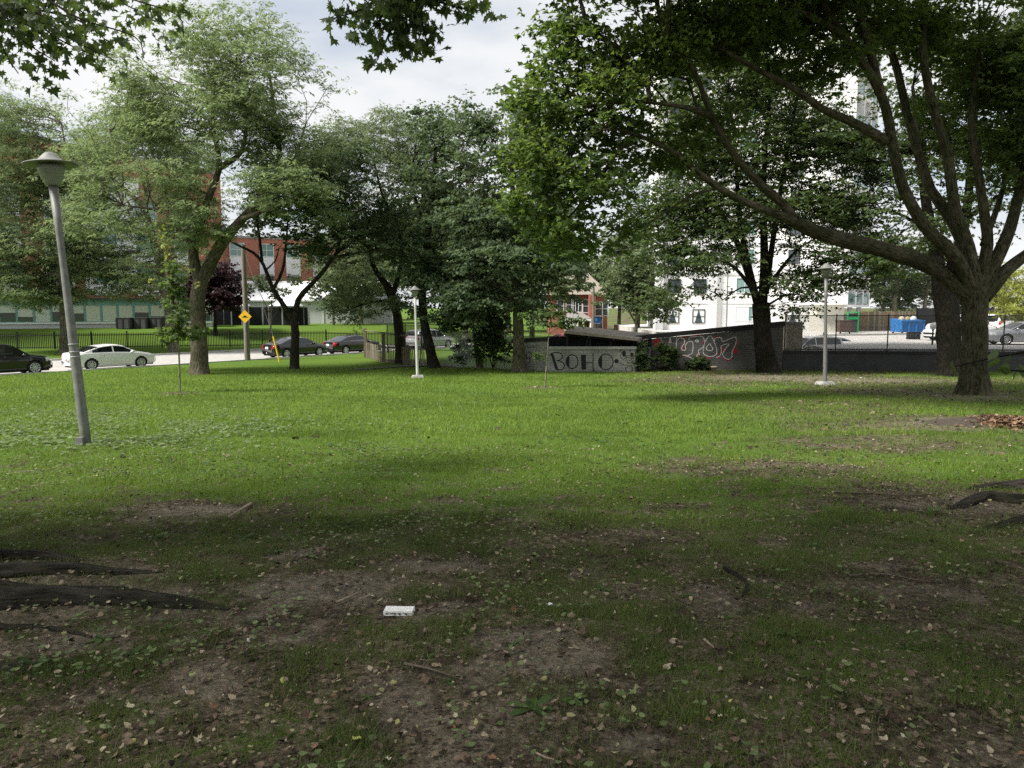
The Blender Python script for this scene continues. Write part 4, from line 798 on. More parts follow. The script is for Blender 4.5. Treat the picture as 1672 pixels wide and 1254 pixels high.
def car(kind, paint, pos, heading, label, z=None, group=None, grp=None):
    R = car_meshes(kind); c = R['c']; o_ = empty('parked_car', (pos[0], pos[1], ROADZ if z is None else z), label, 'car', group, heading)
    names = {'windscreen': 'car_glass', 'rear_window': 'car_glass', 'side_window_l': 'car_glass', 'side_window_r': 'car_glass', 'headlight_l': 'headlamp', 'headlight_r': 'headlamp', 'tail_light_l': 'tail', 'tail_light_r': 'tail'}
    for k, (V, Fs) in R['parts'].items():
        if not V: continue
        m_ = names.get(k, paint); key = (kind, k, m_)
        if key not in PM:
            me = mesh(k, V, Fs, m_, True)
            import bmesh as _b
            bm = _b.new(); bm.from_mesh(me); _b.ops.remove_doubles(bm, verts=bm.verts, dist=0.0008); bm.to_mesh(me); bm.free(); PM[key] = me
        nm = k.replace('_l', '').replace('_r', '') if k[-2:] in ('_l', '_r') else k
        obj(nm, PM[key], o_)
    key = (kind, 'under');
    if key not in PM: PM[key] = R['under'].mesh('underbody', 'black_paint'); PM[(kind, 'mirror', paint)] = None
    obj('underbody', PM[key], o_)
    mk_ = (kind, 'mirror', paint)
    if PM.get(mk_) is None: PM[mk_] = R['mirror'].mesh('mirror', paint, True)
    for sg_ in (1, -1):
        obj('mirror', PM[mk_], o_, (.88, .95 * sg_, interp(.9, c['belt']) + .06))
        for wx in c['wx']:
            t_ = obj('wheel', R['tyre'], o_, (wx, .79 * sg_, c['wr']), (0, 0, 0 if sg_ > 0 else math.pi)); obj('rim', R['rim'], t_); obj('brake_disc', R['disc'], t_)
        for xh in (.45, -.62):
            mb = MB(); 
            if ('handle', paint) not in PM: mb.box((0, 0, 0), (.2, .025, .03)); PM[('handle', paint)] = mb.mesh('door_handle', paint)
            obj('door_handle', PM[('handle', paint)], o_, (xh - .1, sg_ * (.915 if kind == 'sedan' else .925), interp(xh, c['belt']) - .10))
    if 'plate' not in PM: mb = MB(); mb.box((0, 0, 0), (.02, .32, .15)); PM['plate'] = mb.mesh('licence_plate', 'trim_white'); mb = MB(); mb.box((0, 0, 0), (.03, 1.1, .12)); PM['grille'] = mb.mesh('grille', 'black_paint')
    obj('licence_plate', PM['plate'], o_, (c['top'][0][0] - .01, 0, .74 if kind == 'sedan' else .85)); obj('grille', PM['grille'], o_, (c['top'][-1][0], 0, .5))
    return o_
ra = math.atan2(RD[1], RD[0])
car('sedan', 'car_white', RW, ra, 'white sedan parked at the kerb behind the leaning lamp')
q = RW + RD * -5.7; car('suv', 'car_black', q, ra, 'black sport utility car parked behind the white sedan')
q = RW + RD * 13.1; car('sedan', 'car_black', q, ra, 'black sedan parked behind the forked tree trunk and yellow guard')
q = RW + RD * 18.4; car('sedan', 'car_black', q, ra, 'black sedan parked in front of the other black sedan near the wooden fence')
q = RW + RD * 27.0; car('suv', 'car_silver', q, ra, 'silver car glimpsed beyond the wooden fence')
p = P(1318, 560, 47.5); car('suv', 'car_white', p, math.radians(200), 'white car on the lower ramp behind the chain link fence', -1.95)
p = P(1352, 560, 52.5); car('sedan', 'car_blue', p, math.radians(160), 'dark blue car below the white tower beyond the ramp', -1.95)
p = P(1566, 555, 53.0); car('sedan', 'car_white', p, math.radians(190), 'white sedan in the parking lot behind the wide dark trunk', LOT)
p = P(1562, 535, 62.0); car('suv', 'car_white', p, math.radians(188), 'white sport utility car parked past the white sedan in the lot', LOT)
p = P(1672, 560, 47.0); car('sedan', 'car_silver', p, math.radians(172), 'silver sedan in the lot right behind the chain link fence', LOT)
p = P(1612, 530, 66.0); car('suv', 'car_white', p, math.radians(100), 'white van like car with red tail lights at the back of the lot', LOT)
p = P(931, 545, 64.0); car('sedan', 'car_red', p, math.radians(15), 'dark red car visible beneath the shelter roof', -2.1)

# ------------------------------------------------------------------ things in the parking lot
p = P(1480, 543, 66); o_ = empty('dumpster', (p[0], p[1], LOT), 'blue steel dumpster heaped with rubbish in the parking lot', 'dumpster', rz=0.06)
mb = MB()
V = [(-1, -.75, .14), (1, -.75, .14), (1, .75, .14), (-1, .75, .14), (-1, -.95, 1.15), (1, -.95, 1.15), (1, .95, 1.3), (-1, .95, 1.3)]; mb.add(V, [(0, 1, 5, 4), (1, 2, 6, 5), (2, 3, 7, 6), (3, 0, 4, 7), (3, 2, 1, 0), (4, 5, 6, 7)]); mb.build('body', 'dumpster_blue', o_)
for x in (-.98, -.33, .33, .98): mb = MB(); mb.box((x, -.90, .66), (.08, .12, .98)); mb.build('rib', 'dumpster_blue', o_)
mb = MB(); mb.box((0, -.96, 1.13), (2.1, .08, .1)); mb.build('rim', 'dumpster_blue', o_)
for k in range(4): mb = MB(); mb.lathe([(0, -.05), (.07, -.05), (.07, .05), (0, .05)], 10, ((-.8, .8, .8, -.8)[k], (-.7, -.7, .7, .7)[k], .07), 'y'); mb.build('caster', 'tyre', o_)
for k, (x, y, r_, mm_) in enumerate([(-.5, 0, .28, 'stone'), (.1, .1, .25, 'terracotta'), (.5, -.1, .3, 'curtain'), (.75, .3, .2, 'sign_blue')]): mb = MB(); mb.lathe([(r_ * .8, 1.1), (r_, 1.25), (r_ * .7, 1.25 + r_ * .7), (0, 1.25 + r_)], 9, (x, y, 0)); mb.build('rubbish', mm_, o_, True)
p = P(1377, 543, 66); o_ = empty('waste_bin', (p[0], p[1], LOT), 'dark brown wheeled bin near the tower', 'bin'); mb = MB(); mb.box((0, 0, .62), (1.0, .9, .95), 0, 1.08); mb.build('body', 'bin_brown', o_); mb = MB(); mb.box((0, 0, 1.135), (1.12, 1.02, .07)); mb.build('lid', 'bin_brown', o_)
for x in (-.4, .4): mb = MB(); mb.box((x, -.3, .075), (.08, .16, .15)); mb.build('caster', 'tyre', o_)
p = P(1388, 541, 69); o_ = empty('green_bin', (p[0], p[1], LOT), 'tall green steel frame container behind the brown bin', 'bin'); mb = MB(); mb.box((0, 0, .85), (.9, .9, 1.7)); mb.build('body', 'dark_wire', o_)
for x in (-.48, .48): mb = MB(); mb.box((x, -.48, .9), (.1, .1, 1.8)); mb.build('frame_post', 'bin_green', o_)
mb = MB(); mb.box((0, -.48, 1.84), (1.06, .1, .1)); mb.build('frame_top', 'bin_green', o_); mb = MB(); mb.box((0, -.49, 1.3), (.86, .06, .25)); mb.build('frame_rail', 'bin_green', o_)
fa, fb = P(1393, 540, 73)[:2], P(1493, 540, 74)[:2]; e = empty('board_fence', (*fa, LOT), 'tall brown board fence behind the blue dumpster', 'fence'); ps = []; d = (fb - fa); ln = np.linalg.norm(d); d = d / ln; rz = math.atan2(d[1], d[0])
bms = []
for mm_ in ('brown_wood', 'old_wood', 'pale_wood'): mb = MB(); mb.box((0, 0, .92), (.13, .03, 1.84)); bms.append(mb.mesh('board', mm_))
nb = int(ln / .16)
for k in range(nb):
    q = fa + d * (k + .5) * ln / nb; r_ = 0 if (k // 9) % 2 == 0 and random.random() < .8 else random.choice((1, 2)); ps.append(obj('board', bms[r_], None, (q[0], q[1], LOT + .03), (0, 0, rz)))
for z in (.3, 1.5): mb = MB(); mb.slab(fa - np.array([0, -.03]), fb + np.array([0, .03]), LOT + z, LOT + z + .1, .05); ps.append(mb.build('rail', 'brown_wood'))
under(e, *ps)
fa, fb = P(1494, 540, 73)[:2], P(1700, 540, 71)[:2]; e = empty('screen_fence', (*fa, LOT), 'black fabric covered fence at the back of the parking lot', 'fence'); ps = []
mb = MB(); mb.slab(fa, fb, LOT + .05, LOT + 2.2, .05); ps.append(mb.build('cloth', 'black_cloth'))
for k in range(7): q = fa + (fb - fa) * k / 6; mb = MB(); mb.lathe([(.05, LOT), (.05, LOT + 2.4), (0, LOT + 2.4)], 7, (q[0], q[1] - .08, 0)); ps.append(mb.build('post', 'iron'))
under(e, *ps)
p = P(1491, 553, 54.5); o_ = empty('vent_box', (p[0], p[1], LOT), 'black box with two round fans standing in the lot before the dumpster', 'fan box'); mb = MB(); mb.box((0, 0, .27), (.82, .4, .52)); mb.build('housing', 'black_paint', o_)
for x in (-.2, .2): mb = MB(); mb.lathe([(.15, -.215), (.165, -.205), (.165, -.19), (.13, -.19), (.0, -.195)], 16, (x, 0, .27), 'y'); mb.build('fan_ring', 'dark_concrete', o_); 
for x in (-.2, .2): mb = MB(); mb.lathe([(.11, -.222), (.12, -.21), (.04, -.205), (0, -.215)], 12, (x, 0, .27), 'y'); mb.build('fan_hub', 'black_paint', o_)
p = P(1522, 565, 47.0); o_ = empty('globe_lamp', (p[0], p[1], LOT), 'short post lamp with a white globe behind the fence', 'lamp'); mb = MB(); mb.lathe([(.06, 0), (.045, .85), (.07, .9), (.07, .95)], 10); mb.build('post', 'iron', o_); mb = MB(); mb.lathe([(0.06, .94), (.16, 1.0), (.21, 1.13), (.19, 1.25), (.12, 1.34), (0, 1.37)], 16); mb.build('globe', 'paper', o_, True)
p = P(1292, 570, 45.5); o_ = empty('stone_pier', (p[0], p[1], -2.0), 'beige rough stone pier behind the end of the chain link fence', 'pier'); mb = MB(); mb.box((0, 0, 1.25), (.95, .9, 2.5)); mb.build('pier_body', 'stone', o_); mb = MB(); mb.box((0, 0, 2.58), (1.05, 1.0, .16)); mb.build('cap_stone', 'concrete', o_)
p = G(1166, 607.5); o_ = empty('plant_pot', p, 'small beige clay pot at the foot of the graffiti wall', 'pot'); mb = MB(); mb.lathe([(.11, -.02), (.15, .25), (.175, .25), (.18, .32), (.15, .32), (.13, .27), (0, .26)], 16); mb.build('pot_body', 'terracotta', o_, True); mb = MB(); mb.lathe([(.14, .275), (0, .285)], 14); mb.build('soil', 'bin_brown', o_)

# ------------------------------------------------------------------ trees
barkmat('bark_maple', (0.088, 0.080, 0.054)); barkmat('bark_dark', (0.040, 0.036, 0.029)); barkmat('bark_locust', (0.135, 0.118, 0.092)); barkmat('bark_grey', (0.17, 0.155, 0.13)); barkmat('bark_root', (0.050, 0.045, 0.038)); barkmat('bark_pale', (0.30, 0.27, 0.21))
leafmat('leaf_locust', (0.095, 0.135, 0.062), (0.20, 0.26, 0.115), 0.48, (0.34, 0.44, 0.17))
leafmat('leaf_locust_dull', (0.080, 0.112, 0.060), (0.165, 0.21, 0.105), 0.46, (0.28, 0.36, 0.15))
leafmat('leaf_linden', (0.050, 0.080, 0.046), (0.120, 0.170, 0.086), 0.42, (0.20, 0.28, 0.10))
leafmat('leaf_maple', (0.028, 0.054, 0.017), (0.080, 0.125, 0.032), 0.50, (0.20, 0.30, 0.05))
leafmat('leaf_maple_backlit', (0.05, 0.095, 0.022), (0.13, 0.19, 0.038), 0.5, (0.28, 0.38, 0.06))  # brighter copy of the maple leaf, backlight put into its colour
leafmat('leaf_dark', (0.030, 0.053, 0.022), (0.080, 0.120, 0.040), 0.42, (0.17, 0.25, 0.05))
leafmat('leaf_purple', (0.022, 0.010, 0.014), (0.060, 0.028, 0.034), 0.2, (0.08, 0.025, 0.03))
leafmat('leaf_far', (0.070, 0.105, 0.048), (0.145, 0.185, 0.085), 0.35, (0.2, 0.27, 0.1))
leafmat('leaf_yellow', (0.14, 0.18, 0.03), (0.30, 0.33, 0.06), 0.4, (0.4, 0.42, 0.08))
leafmat('leaf_pine', (0.06, 0.085, 0.045), (0.13, 0.155, 0.085), 0.25, (0.15, 0.2, 0.08))
leafmat('leaf_shrub', (0.035, 0.070, 0.020), (0.09, 0.155, 0.04), 0.38, (0.15, 0.24, 0.05))
MAPLE = np.array([(0, 0), (.10, .20), (.40, .06), (.34, .24), (.56, .40), (.34, .46), (.40, .66), (.18, .58), (0, 1.0), (-.18, .58), (-.40, .66), (-.34, .46), (-.56, .40), (-.34, .24), (-.40, .06), (-.10, .20)])
SHAPES = {'quad': np.array([(0, 0), (.30, .45), (0, 1.0), (-.30, .45)]), 'strip': np.array([(0, 0), (.13, .4), (0, 1.0), (-.13, .4)]), 'tri3': np.array([(0, 0), (.50, .30), (.20, .48), (0, 1.0), (-.20, .48), (-.50, .30)]), 'maple': MAPLE,
          'oval': np.array([(0, 0), (.26, .25), (.28, .6), (0, 1.0), (-.28, .6), (-.26, .25)])}
def unit(a): return a / (np.linalg.norm(a, axis=-1, keepdims=True) + 1e-9)
def leaf_mesh(name, C, D, Nn, S, shape, tint, m):
    sh = SHAPES[shape]; k = len(sh); D = unit(D); Wd = unit(np.cross(Nn, D))
    V = C[:, None, :] + (sh[None, :, 0:1] * Wd[:, None, :] + (sh[None, :, 1:2] - 0.5) * D[:, None, :]) * S[:, None, None]
    if k > 4: V = V - np.abs(sh[None, :, 0:1]) * (unit(np.cross(D, Wd)) * S[:, None])[:, None, :] * 0.35      # lobes fold down a little
    Fs = np.arange(len(C) * k).reshape(-1, k); return mesh(name, V.reshape(-1, 3), Fs, m, False, None, np.repeat(tint, k))
def sample_blobs(rng, blobs, n, gap, seed):
    vol = np.array([b[2] * (b[1][0] * b[1][1] * b[1][2]) ** 0.75 for b in blobs]); cnt = rng.multinomial(int(n), vol / vol.sum()); out = []
    for (c, r, w_), k in zip(blobs, cnt):
        k2 = int(k * 2.2) + 4; u = unit(rng.normal(size=(k2, 3))); rr = rng.random(k2) ** (1 / 2.4); p = np.array(c) + u * rr[:, None] * np.array(r)
        s = 0.45; g_ = vnoise(p[:, 0] * s + p[:, 2] * 0.33, p[:, 1] * s - p[:, 2] * s * 1.1, seed); keep = g_ > gap - 0.12 * rng.random(k2); out.append(p[keep][:k])
    return np.vstack(out)
def connect(nodes, ndist, C):
    n0 = len(nodes); allp = np.vstack([nodes, C]); nC = len(C); path = np.concatenate([ndist, np.zeros(nC)]); parent = -np.ones(n0 + nC, int)
    d = np.linalg.norm(C[:, None, :] - nodes[None, :, :], axis=2) if nC * n0 < 4e6 else None
    cost = d + 0.55 * ndist[None, :] + np.clip(nodes[None, :, 2] - C[:, None, 2], 0, None) * 0.8; best = cost.argmin(1); bc = cost.min(1); done = np.zeros(nC, bool); order = []
    for _ in range(nC):
        i_ = int(np.where(done, 1e9, bc).argmin()); done[i_] = True; pi = best[i_]; parent[n0 + i_] = pi; path[n0 + i_] = path[pi] + np.linalg.norm(C[i_] - allp[pi]); order.append(i_)
        dn = np.linalg.norm(C - C[i_], axis=1); cn_ = dn + 0.55 * path[n0 + i_] + np.clip(C[i_, 2] - C[:, 2], 0, None) * 0.8 + 0.25; up = (cn_ < bc) & ~done; best[up] = n0 + i_; bc[up] = cn_[up]
    cntd = np.ones(n0 + nC)
    for i_ in reversed(order):
        if parent[n0 + i_] >= 0: cntd[parent[n0 + i_]] += cntd[n0 + i_]
    return allp, parent, cntd, n0
def branch_mesh(rng, allp, parent, cntd, n0, r0, rmax, m):
    idx = np.arange(n0, len(allp)); A = allp[parent[idx]]; B = allp[idx]; ln = np.linalg.norm(B - A, axis=1)
    M = (A + B) / 2 + rng.normal(size=A.shape) * ln[:, None] * 0.07 + np.array([0, 0, 1]) * ln[:, None] * 0.05; rb = np.minimum(r0 * cntd[idx] ** 0.5, rmax); ra_ = np.minimum(rb * 1.12, rmax)
    V = []; sides = 3; ang = np.arange(sides) * 2 * np.pi / sides
    for pts, r in ((A, ra_), (M, rb), (B, rb * 0.8)):
        T = unit(B - A); up = np.where(np.abs(T[:, 2:3]) > 0.9, np.array([[1.0, 0, 0]]), np.array([[0, 0, 1.0]])); X = unit(np.cross(T, up)); Y = np.cross(X, T)
        V.append(pts[:, None, :] + (np.cos(ang)[None, :, None] * X[:, None, :] + np.sin(ang)[None, :, None] * Y[:, None, :]) * r[:, None, None])
    V = np.stack(V, 1); n = len(idx); base = (np.arange(n) * 3 * sides)[:, None, None]; k = np.arange(sides)
    q = np.stack([np.stack([rg * sides + k, rg * sides + (k + 1) % sides, (rg + 1) * sides + (k + 1) % sides, (rg + 1) * sides + k], -1) for rg in (0, 1)], 0).reshape(-1, 4)
    Fs = (base + q[None]).reshape(-1, 4); L4 = np.zeros((len(Fs) * 4, 2)); Vf = V.reshape(-1, 3); L4[:, 0] = Vf[Fs.reshape(-1), 0] + Vf[Fs.reshape(-1), 1]; L4[:, 1] = Vf[Fs.reshape(-1), 2]
    return mesh('branches', Vf, Fs, m, True, L4)
def limb_mesh(nm, pts, r0, r1, m, sides=10, flare=None, lump=0.05, seed=0, step=0.3):
    q = catmull(pts, step); ln = np.concatenate([[0], np.cumsum(np.linalg.norm(np.diff(q, axis=0), axis=1))]); f = ln / ln[-1]; r = r0 + (r1 - r0) * f ** 0.9
    V, Fq, U = tube(q, r, sides, flare, lump, seed); return mesh(nm, V, Fq, m, True, U), q, r, ln
TREES = {}
def tree(name, label, base, limbs, blobs, n, per, size, shape, lmat, bark, seed, flat=0.35, spread=0.55, gap=0.30, group=None, flare=(0.55, 0.5, 5, 0.7), r0=0.008, droop=0.25, cat='tree', sides=14, extra=None, whorl=False, upn=1.0):
    rng = np.random.default_rng(seed); base = np.array(base, float); e = empty(name, base, label, cat, group); nodes = []; nd = []
    for k, (pts, ra_, rb) in enumerate(limbs):
        pts = np.array(pts, float) - base
        if k == 0: pts = np.vstack([[pts[0] - np.array([0, 0, 0.35])], pts])
        me, q, r, ln = limb_mesh('trunk' if k == 0 else 'limb', pts, ra_, rb, bark, sides if k == 0 else 10, flare if k == 0 else None, 0.11, seed + k, 0.22 if k == 0 else 0.35)
        obj('trunk' if k == 0 else 'limb', me, e)
        st = max(1, len(q) // 14); lo_ = int(len(q) * (0.55 if k == 0 else 0.3)); nodes.append(q[lo_::st]); nd.append((ln[lo_::st]) * 0.25)
    nodes = np.vstack(nodes); nd = np.concatenate(nd); C = sample_blobs(rng, [(np.array(c) - base, r, w_) for c, r, w_ in blobs], n, gap, seed)
    allp, parent, cntd, n0 = connect(nodes, nd, C); rmax = limbs[-1][1] * 0.6
    obj('branches', branch_mesh(rng, allp, parent, cntd, n0, r0, max(rmax, 0.03), bark), e)['kind'] = 'stuff'
    par = allp[parent[n0:]]; outd = unit(C - par); outd[:, 2] *= 0.5; outd = unit(outd); k = per; nC = len(C)
    ct = np.clip(0.5 + 0.22 * rng.normal(size=nC), 0, 1); S = 6
    dv = rng.normal(size=(nC, S, 3)) * np.array([1, 1, flat]) + outd[:, None, :] * 0.8; dv = unit(dv) * spread * (0.7 + 1.0 * rng.random((nC, S, 1)))
    dv[..., 2] = dv[..., 2] * 0.8 - droop * 0.30 * np.linalg.norm(dv[..., :2], axis=-1); Cb = C[:, None, :] + rng.normal(size=(nC, S, 3)) * spread * 0.10; Et = Cb + dv
    # fine twigs of every spray
    wv = unit(np.cross(dv, np.array([0, 0, 1.0]))) * r0 * 0.55; TV = np.stack([Cb - wv, Cb + wv, Et], 2).reshape(-1, 3); UVt = np.zeros((len(TV), 2)); UVt[:, 1] = TV[:, 2]
    tg_ = obj('twigs', mesh('twigs', TV, np.arange(len(TV)).reshape(-1, 3), bark, False, UVt), e); tg_['kind'] = 'stuff'
    si = rng.integers(0, S, (nC, k)); tp_ = (0.15 + 0.95 * rng.random((nC, k, 1)) ** 0.8); ii = np.arange(nC)[:, None]; u = dv[ii, si]; base_ = Cb[ii, si]
    sidev = unit(np.cross(u, np.array([0, 0, 1.0]))) * np.where(rng.random((nC, k, 1)) < .5, -1, 1)
    pos = base_ + u * tp_ + sidev * size * (0.25 + 0.45 * rng.random((nC, k, 1))) * (1.25 - 0.5 * tp_) + rng.normal(size=(nC, k, 3)) * size * 0.18 - np.array([0, 0, 1]) * size * 0.15
    dirs = unit(sidev * 0.9 + unit(u) * 0.6 + rng.normal(size=u.shape) * 0.35 - np.array([0, 0, droop * 1.2])); nrm = unit(np.array([0, 0, upn]) + rng.normal(size=u.shape) * 0.45)
    tint = np.clip(ct[:, None] * 0.65 + 0.35 * rng.random((nC, k)), 0, 1); sz = size * (0.7 + 0.6 * rng.random((nC, k)))
    cr = obj('crown', leaf_mesh('crown', pos.reshape(-1, 3), dirs.reshape(-1, 3), nrm.reshape(-1, 3), sz.ravel(), shape, tint.ravel(), lmat), e); cr['kind'] = 'stuff'
    return e
def B(px, py, d, rx, ry, rd, w_=1.0): return (P(px, py, d), (rx * d / F, rd, ry * d / F), w_)
def LP(*pts, d=None):                                # limb from pixels; each point may carry its own distance
    return [P(p[0], p[1], p[2] if len(p) > 2 else d) for p in pts]
def base_at(px, py): return G(px, py)

# --- left: honey locusts
b_ = base_at(326, 611); d = b_[1]
tree('honey_locust_tree', 'large honey locust with a thick trunk on the lawn behind the staked sapling', b_,
     [(LP((326, 611), (325, 545), (322, 490), (330, 450), d=d), .44, .36), (LP((330, 455), (362, 398), (395, 358), (432, 320), (456, 270), (450, 200), (440, 120), d=d), .34, .06), (LP((326, 465), (316, 405), (338, 330), (358, 270), (347, 200), (352, 120), d=d), .30, .05),
      (LP((358, 275), (395, 245), (402, 175), (386, 110), d=d), .15, .04), (LP((318, 410), (290, 370), (262, 345), (200, 335), d=d - 1), .14, .04), (LP((395, 358), (470, 330), (520, 300), d=d - 1.5), .13, .04), (LP((432, 320), (480, 260), (500, 200), d=d + 1), .12, .04)],
     [B(385, 70, d, 95, 62, 3.6), B(300, 120, d, 100, 60, 4.0), B(450, 150, d, 85, 70, 4), B(210, 190, d, 100, 60, 3.6), B(360, 200, d, 130, 60, 4.2), B(470, 240, d, 75, 55, 3.5), B(330, 300, d, 150, 40, 4), B(460, 310, d - 2, 85, 38, 2.6), B(390, 355, d - 2, 110, 26, 2.6, .8), B(260, 370, d - 1, 110, 35, 3), B(160, 270, d, 80, 50, 3), B(250, 440, d + 1, 90, 30, 2.5, .7), B(205, 130, d, 55, 40, 3, .8), B(150, 350, d, 85, 40, 3), B(110, 220, d, 60, 45, 3), B(520, 330, d - 1, 40, 30, 2)],
     1600, 68, 0.22, 'strip', 'leaf_locust', 'bark_locust', 11, 0.16, 0.72, 0.54, r0=0.009, droop=0.35)
b_ = P(283, 574, 59); b_[2] = float(zg(b_[0], b_[1])); d = 59
tree('honey_locust_tree', 'honey locust across the street with a pale upper fork', b_,
     [(LP((283, 574), (274, 500), (255, 410), (234, 335), d=d), .34, .24), (LP((234, 338), (205, 310), (165, 280), (120, 258), d=d), .20, .05), (LP((234, 335), (247, 308), (268, 265), (292, 235), d=d), .19, .05), (LP((240, 320), (228, 280), (205, 245), (180, 215), d=d), .14, .04), (LP((255, 290), (250, 250), (235, 210), d=d), .11, .03)],
     [B(130, 240, d, 90, 45, 4), B(230, 220, d, 90, 45, 4), B(300, 240, d, 60, 50, 4), B(90, 300, d, 60, 50, 3.5), B(180, 400, d, 100, 45, 3.5, .9), B(290, 420, d, 60, 40, 3, .8), B(200, 470, d, 90, 22, 3, .7), B(250, 350, d, 60, 40, 3), B(180, 445, d, 70, 30, 3)],
     1150, 56, 0.28, 'strip', 'leaf_locust', 'bark_grey', 12, 0.16, 0.85, 0.52, r0=0.012, droop=0.35)
b_ = P(106, 574, 58); b_[2] = float(zg(b_[0], b_[1])); d = 58
tree('honey_locust_tree', 'honey locust behind the white sedan with foliage hanging over the annex', b_, [(LP((106, 574), (104, 500), (98, 420), (90, 330), d=d), .36, .2), (LP((98, 430), (60, 360), (30, 290), d=d), .18, .05), (LP((92, 350), (110, 280), (100, 200), d=d), .16, .05), (LP((100, 440), (140, 400), (170, 360), d=d), .12, .04)],
     [B(30, 280, d, 75, 70, 5), B(60, 400, d, 100, 70, 5), B(10, 440, d, 80, 60, 4.5), B(110, 410, d, 70, 50, 4), B(60, 478, d - 1, 70, 20, 3), B(130, 290, d, 60, 40, 4), B(70, 470, d - 1, 70, 28, 4), B(20, 190, d, 60, 50, 5), B(-60, 330, d, 70, 110, 5), B(110, 330, d, 60, 50, 4, .6)],
     1650, 56, 0.28, 'strip', 'leaf_locust', 'bark_grey', 13, 0.2, 0.95, 0.42, r0=0.012, droop=0.45)
# forked tree
b_ = base_at(481, 603); d = b_[1]
tree('locust_tree', 'forked locust with a Y shaped trunk in front of the parked black sedan', b_,
     [(LP((481, 603), (482, 550), (480, 522), d=d), .24, .22), (LP((480, 525), (462, 497), (445, 470), (430, 432), (414, 413), (392, 402), (372, 392), d=d), .17, .05), (LP((482, 525), (487, 490), (505, 468), (528, 443), (548, 415), (575, 395), (602, 368), d=d), .19, .06), (LP((446, 472), (461, 442), (467, 400), (471, 345), d=d), .10, .04), (LP((428, 428), (424, 390), (418, 340), (426, 300), d=d), .09, .04), (LP((435, 440), (450, 425), (455, 405), d=d), .05, .03), (LP((550, 412), (560, 360), (555, 310), d=d), .10, .03), (LP((545, 420), (600, 410), (640, 400), d=d), .08, .03)],
     [B(430, 350, d, 50, 38, 2.6), B(490, 320, d, 70, 50, 3.2), B(560, 330, d, 70, 55, 3.2), B(525, 400, d, 38, 28, 2.2), B(610, 380, d, 55, 45, 3), B(455, 280, d, 60, 40, 3), B(540, 270, d, 70, 40, 3), B(480, 395, d, 28, 22, 1.6, .6)],
     560, 46, 0.20, 'quad', 'leaf_linden', 'bark_dark', 14, 0.2, 0.62, 0.48, droop=0.3)
# pale green middle locust
b_ = P(655, 598, 47.5); b_[2] = float(zg(b_[0], b_[1])); d = 47.5
tree('honey_locust_tree', 'pale green honey locust behind the white lamp and wooden fence', b_,
     [(LP((655, 598), (652, 540), (645, 500), (632, 465), d=d), .36, .26), (LP((634, 470), (610, 435), (600, 400), (570, 360), (560, 310), d=d), .20, .05), (LP((640, 485), (655, 430), (650, 370), (625, 320), (610, 260), d=d), .18, .05), (LP((652, 440), (680, 380), (690, 310), (680, 250), d=d), .14, .04), (LP((640, 490), (600, 495), (560, 510), d=d - 1), .09, .03), (LP((600, 400), (540, 370), (500, 350), d=d), .08, .03)],
     [B(570, 230, d, 60, 42, 4), B(650, 225, d, 75, 40, 4), B(530, 265, d, 50, 45, 3.5), B(610, 280, d, 85, 45, 4.5), B(690, 270, d, 55, 50, 4), B(590, 350, d, 80, 45, 4), B(660, 370, d, 70, 50, 4, .8), B(560, 420, d, 60, 45, 3.5, .8), B(565, 495, d - 1, 50, 32, 2.5), B(610, 470, d, 60, 40, 3, .8)],
     1050, 62, 0.23, 'strip', 'leaf_locust_dull', 'bark_dark', 15, 0.2, 0.72, 0.5, droop=0.4)
# dark leaning tree
b_ = base_at(709, 601); d = b_[1]
tree('linden_tree', 'dark linden with a leaning trunk just behind the white lamp', b_,
     [(LP((709, 601), (700, 560), (692, 520), (690, 470), (697, 400), (706, 320), (712, 240), d=d), .32, .10), (LP((692, 500), (670, 460), (655, 420), d=d), .10, .04), (LP((697, 420), (730, 370), (750, 320), d=d), .12, .04), (LP((700, 380), (680, 330), (672, 280), d=d), .10, .04)],
     [B(715, 215, d, 45, 45, 3.0, 1.3), B(745, 290, d, 60, 50, 3.4), B(690, 310, d, 50, 45, 3.2), B(735, 370, d, 65, 45, 3.4), B(680, 420, d, 50, 40, 3), B(720, 450, d, 60, 38, 3), B(690, 490, d, 50, 25, 2.4, .7)],
     500, 50, 0.20, 'quad', 'leaf_linden', 'bark_dark', 16, 0.2, 0.66, 0.44, droop=0.5)
# big central linden
b_ = base_at(847, 607); d = b_[1]
tree('linden_tree', 'tall dark linden standing against the short block wall', b_,
     [(LP((847, 607), (847, 560), (845, 500), (842, 430), (838, 340), (836, 280), (834, 225), d=d), .36, .08), (LP((845, 500), (815, 470), (780, 460), d=d), .10, .03), (LP((843, 450), (880, 400), (910, 360), d=d), .11, .03), (LP((841, 410), (800, 360), (770, 310), d=d), .11, .03), (LP((838, 340), (870, 280), (880, 220), d=d), .09, .03), (LP((845, 490), (885, 470), (920, 465), d=d), .08, .03)],
     [B(830, 185, d, 36, 42, 2.2, 2.0), B(785, 205, d, 42, 38, 2.4), B(880, 200, d, 36, 40, 2.2), B(800, 260, d, 55, 55, 3), B(865, 260, d, 55, 60, 3), B(790, 350, d, 70, 50, 3.6), B(870, 350, d, 75, 48, 3.6), B(820, 420, d, 95, 36, 3.8), B(890, 430, d, 60, 34, 3), B(790, 480, d, 80, 28, 3.4), B(865, 490, d, 45, 22, 2.4, .8), B(760, 510, d, 50, 20, 2.4, .8), B(850, 140, d + 1, 30, 22, 2, .6)],
     1080, 52, 0.20, 'quad', 'leaf_linden', 'bark_locust', 17, 0.16, 0.70, 0.46, droop=0.55, flare=(0.75, 0.4, 5, 0.3))
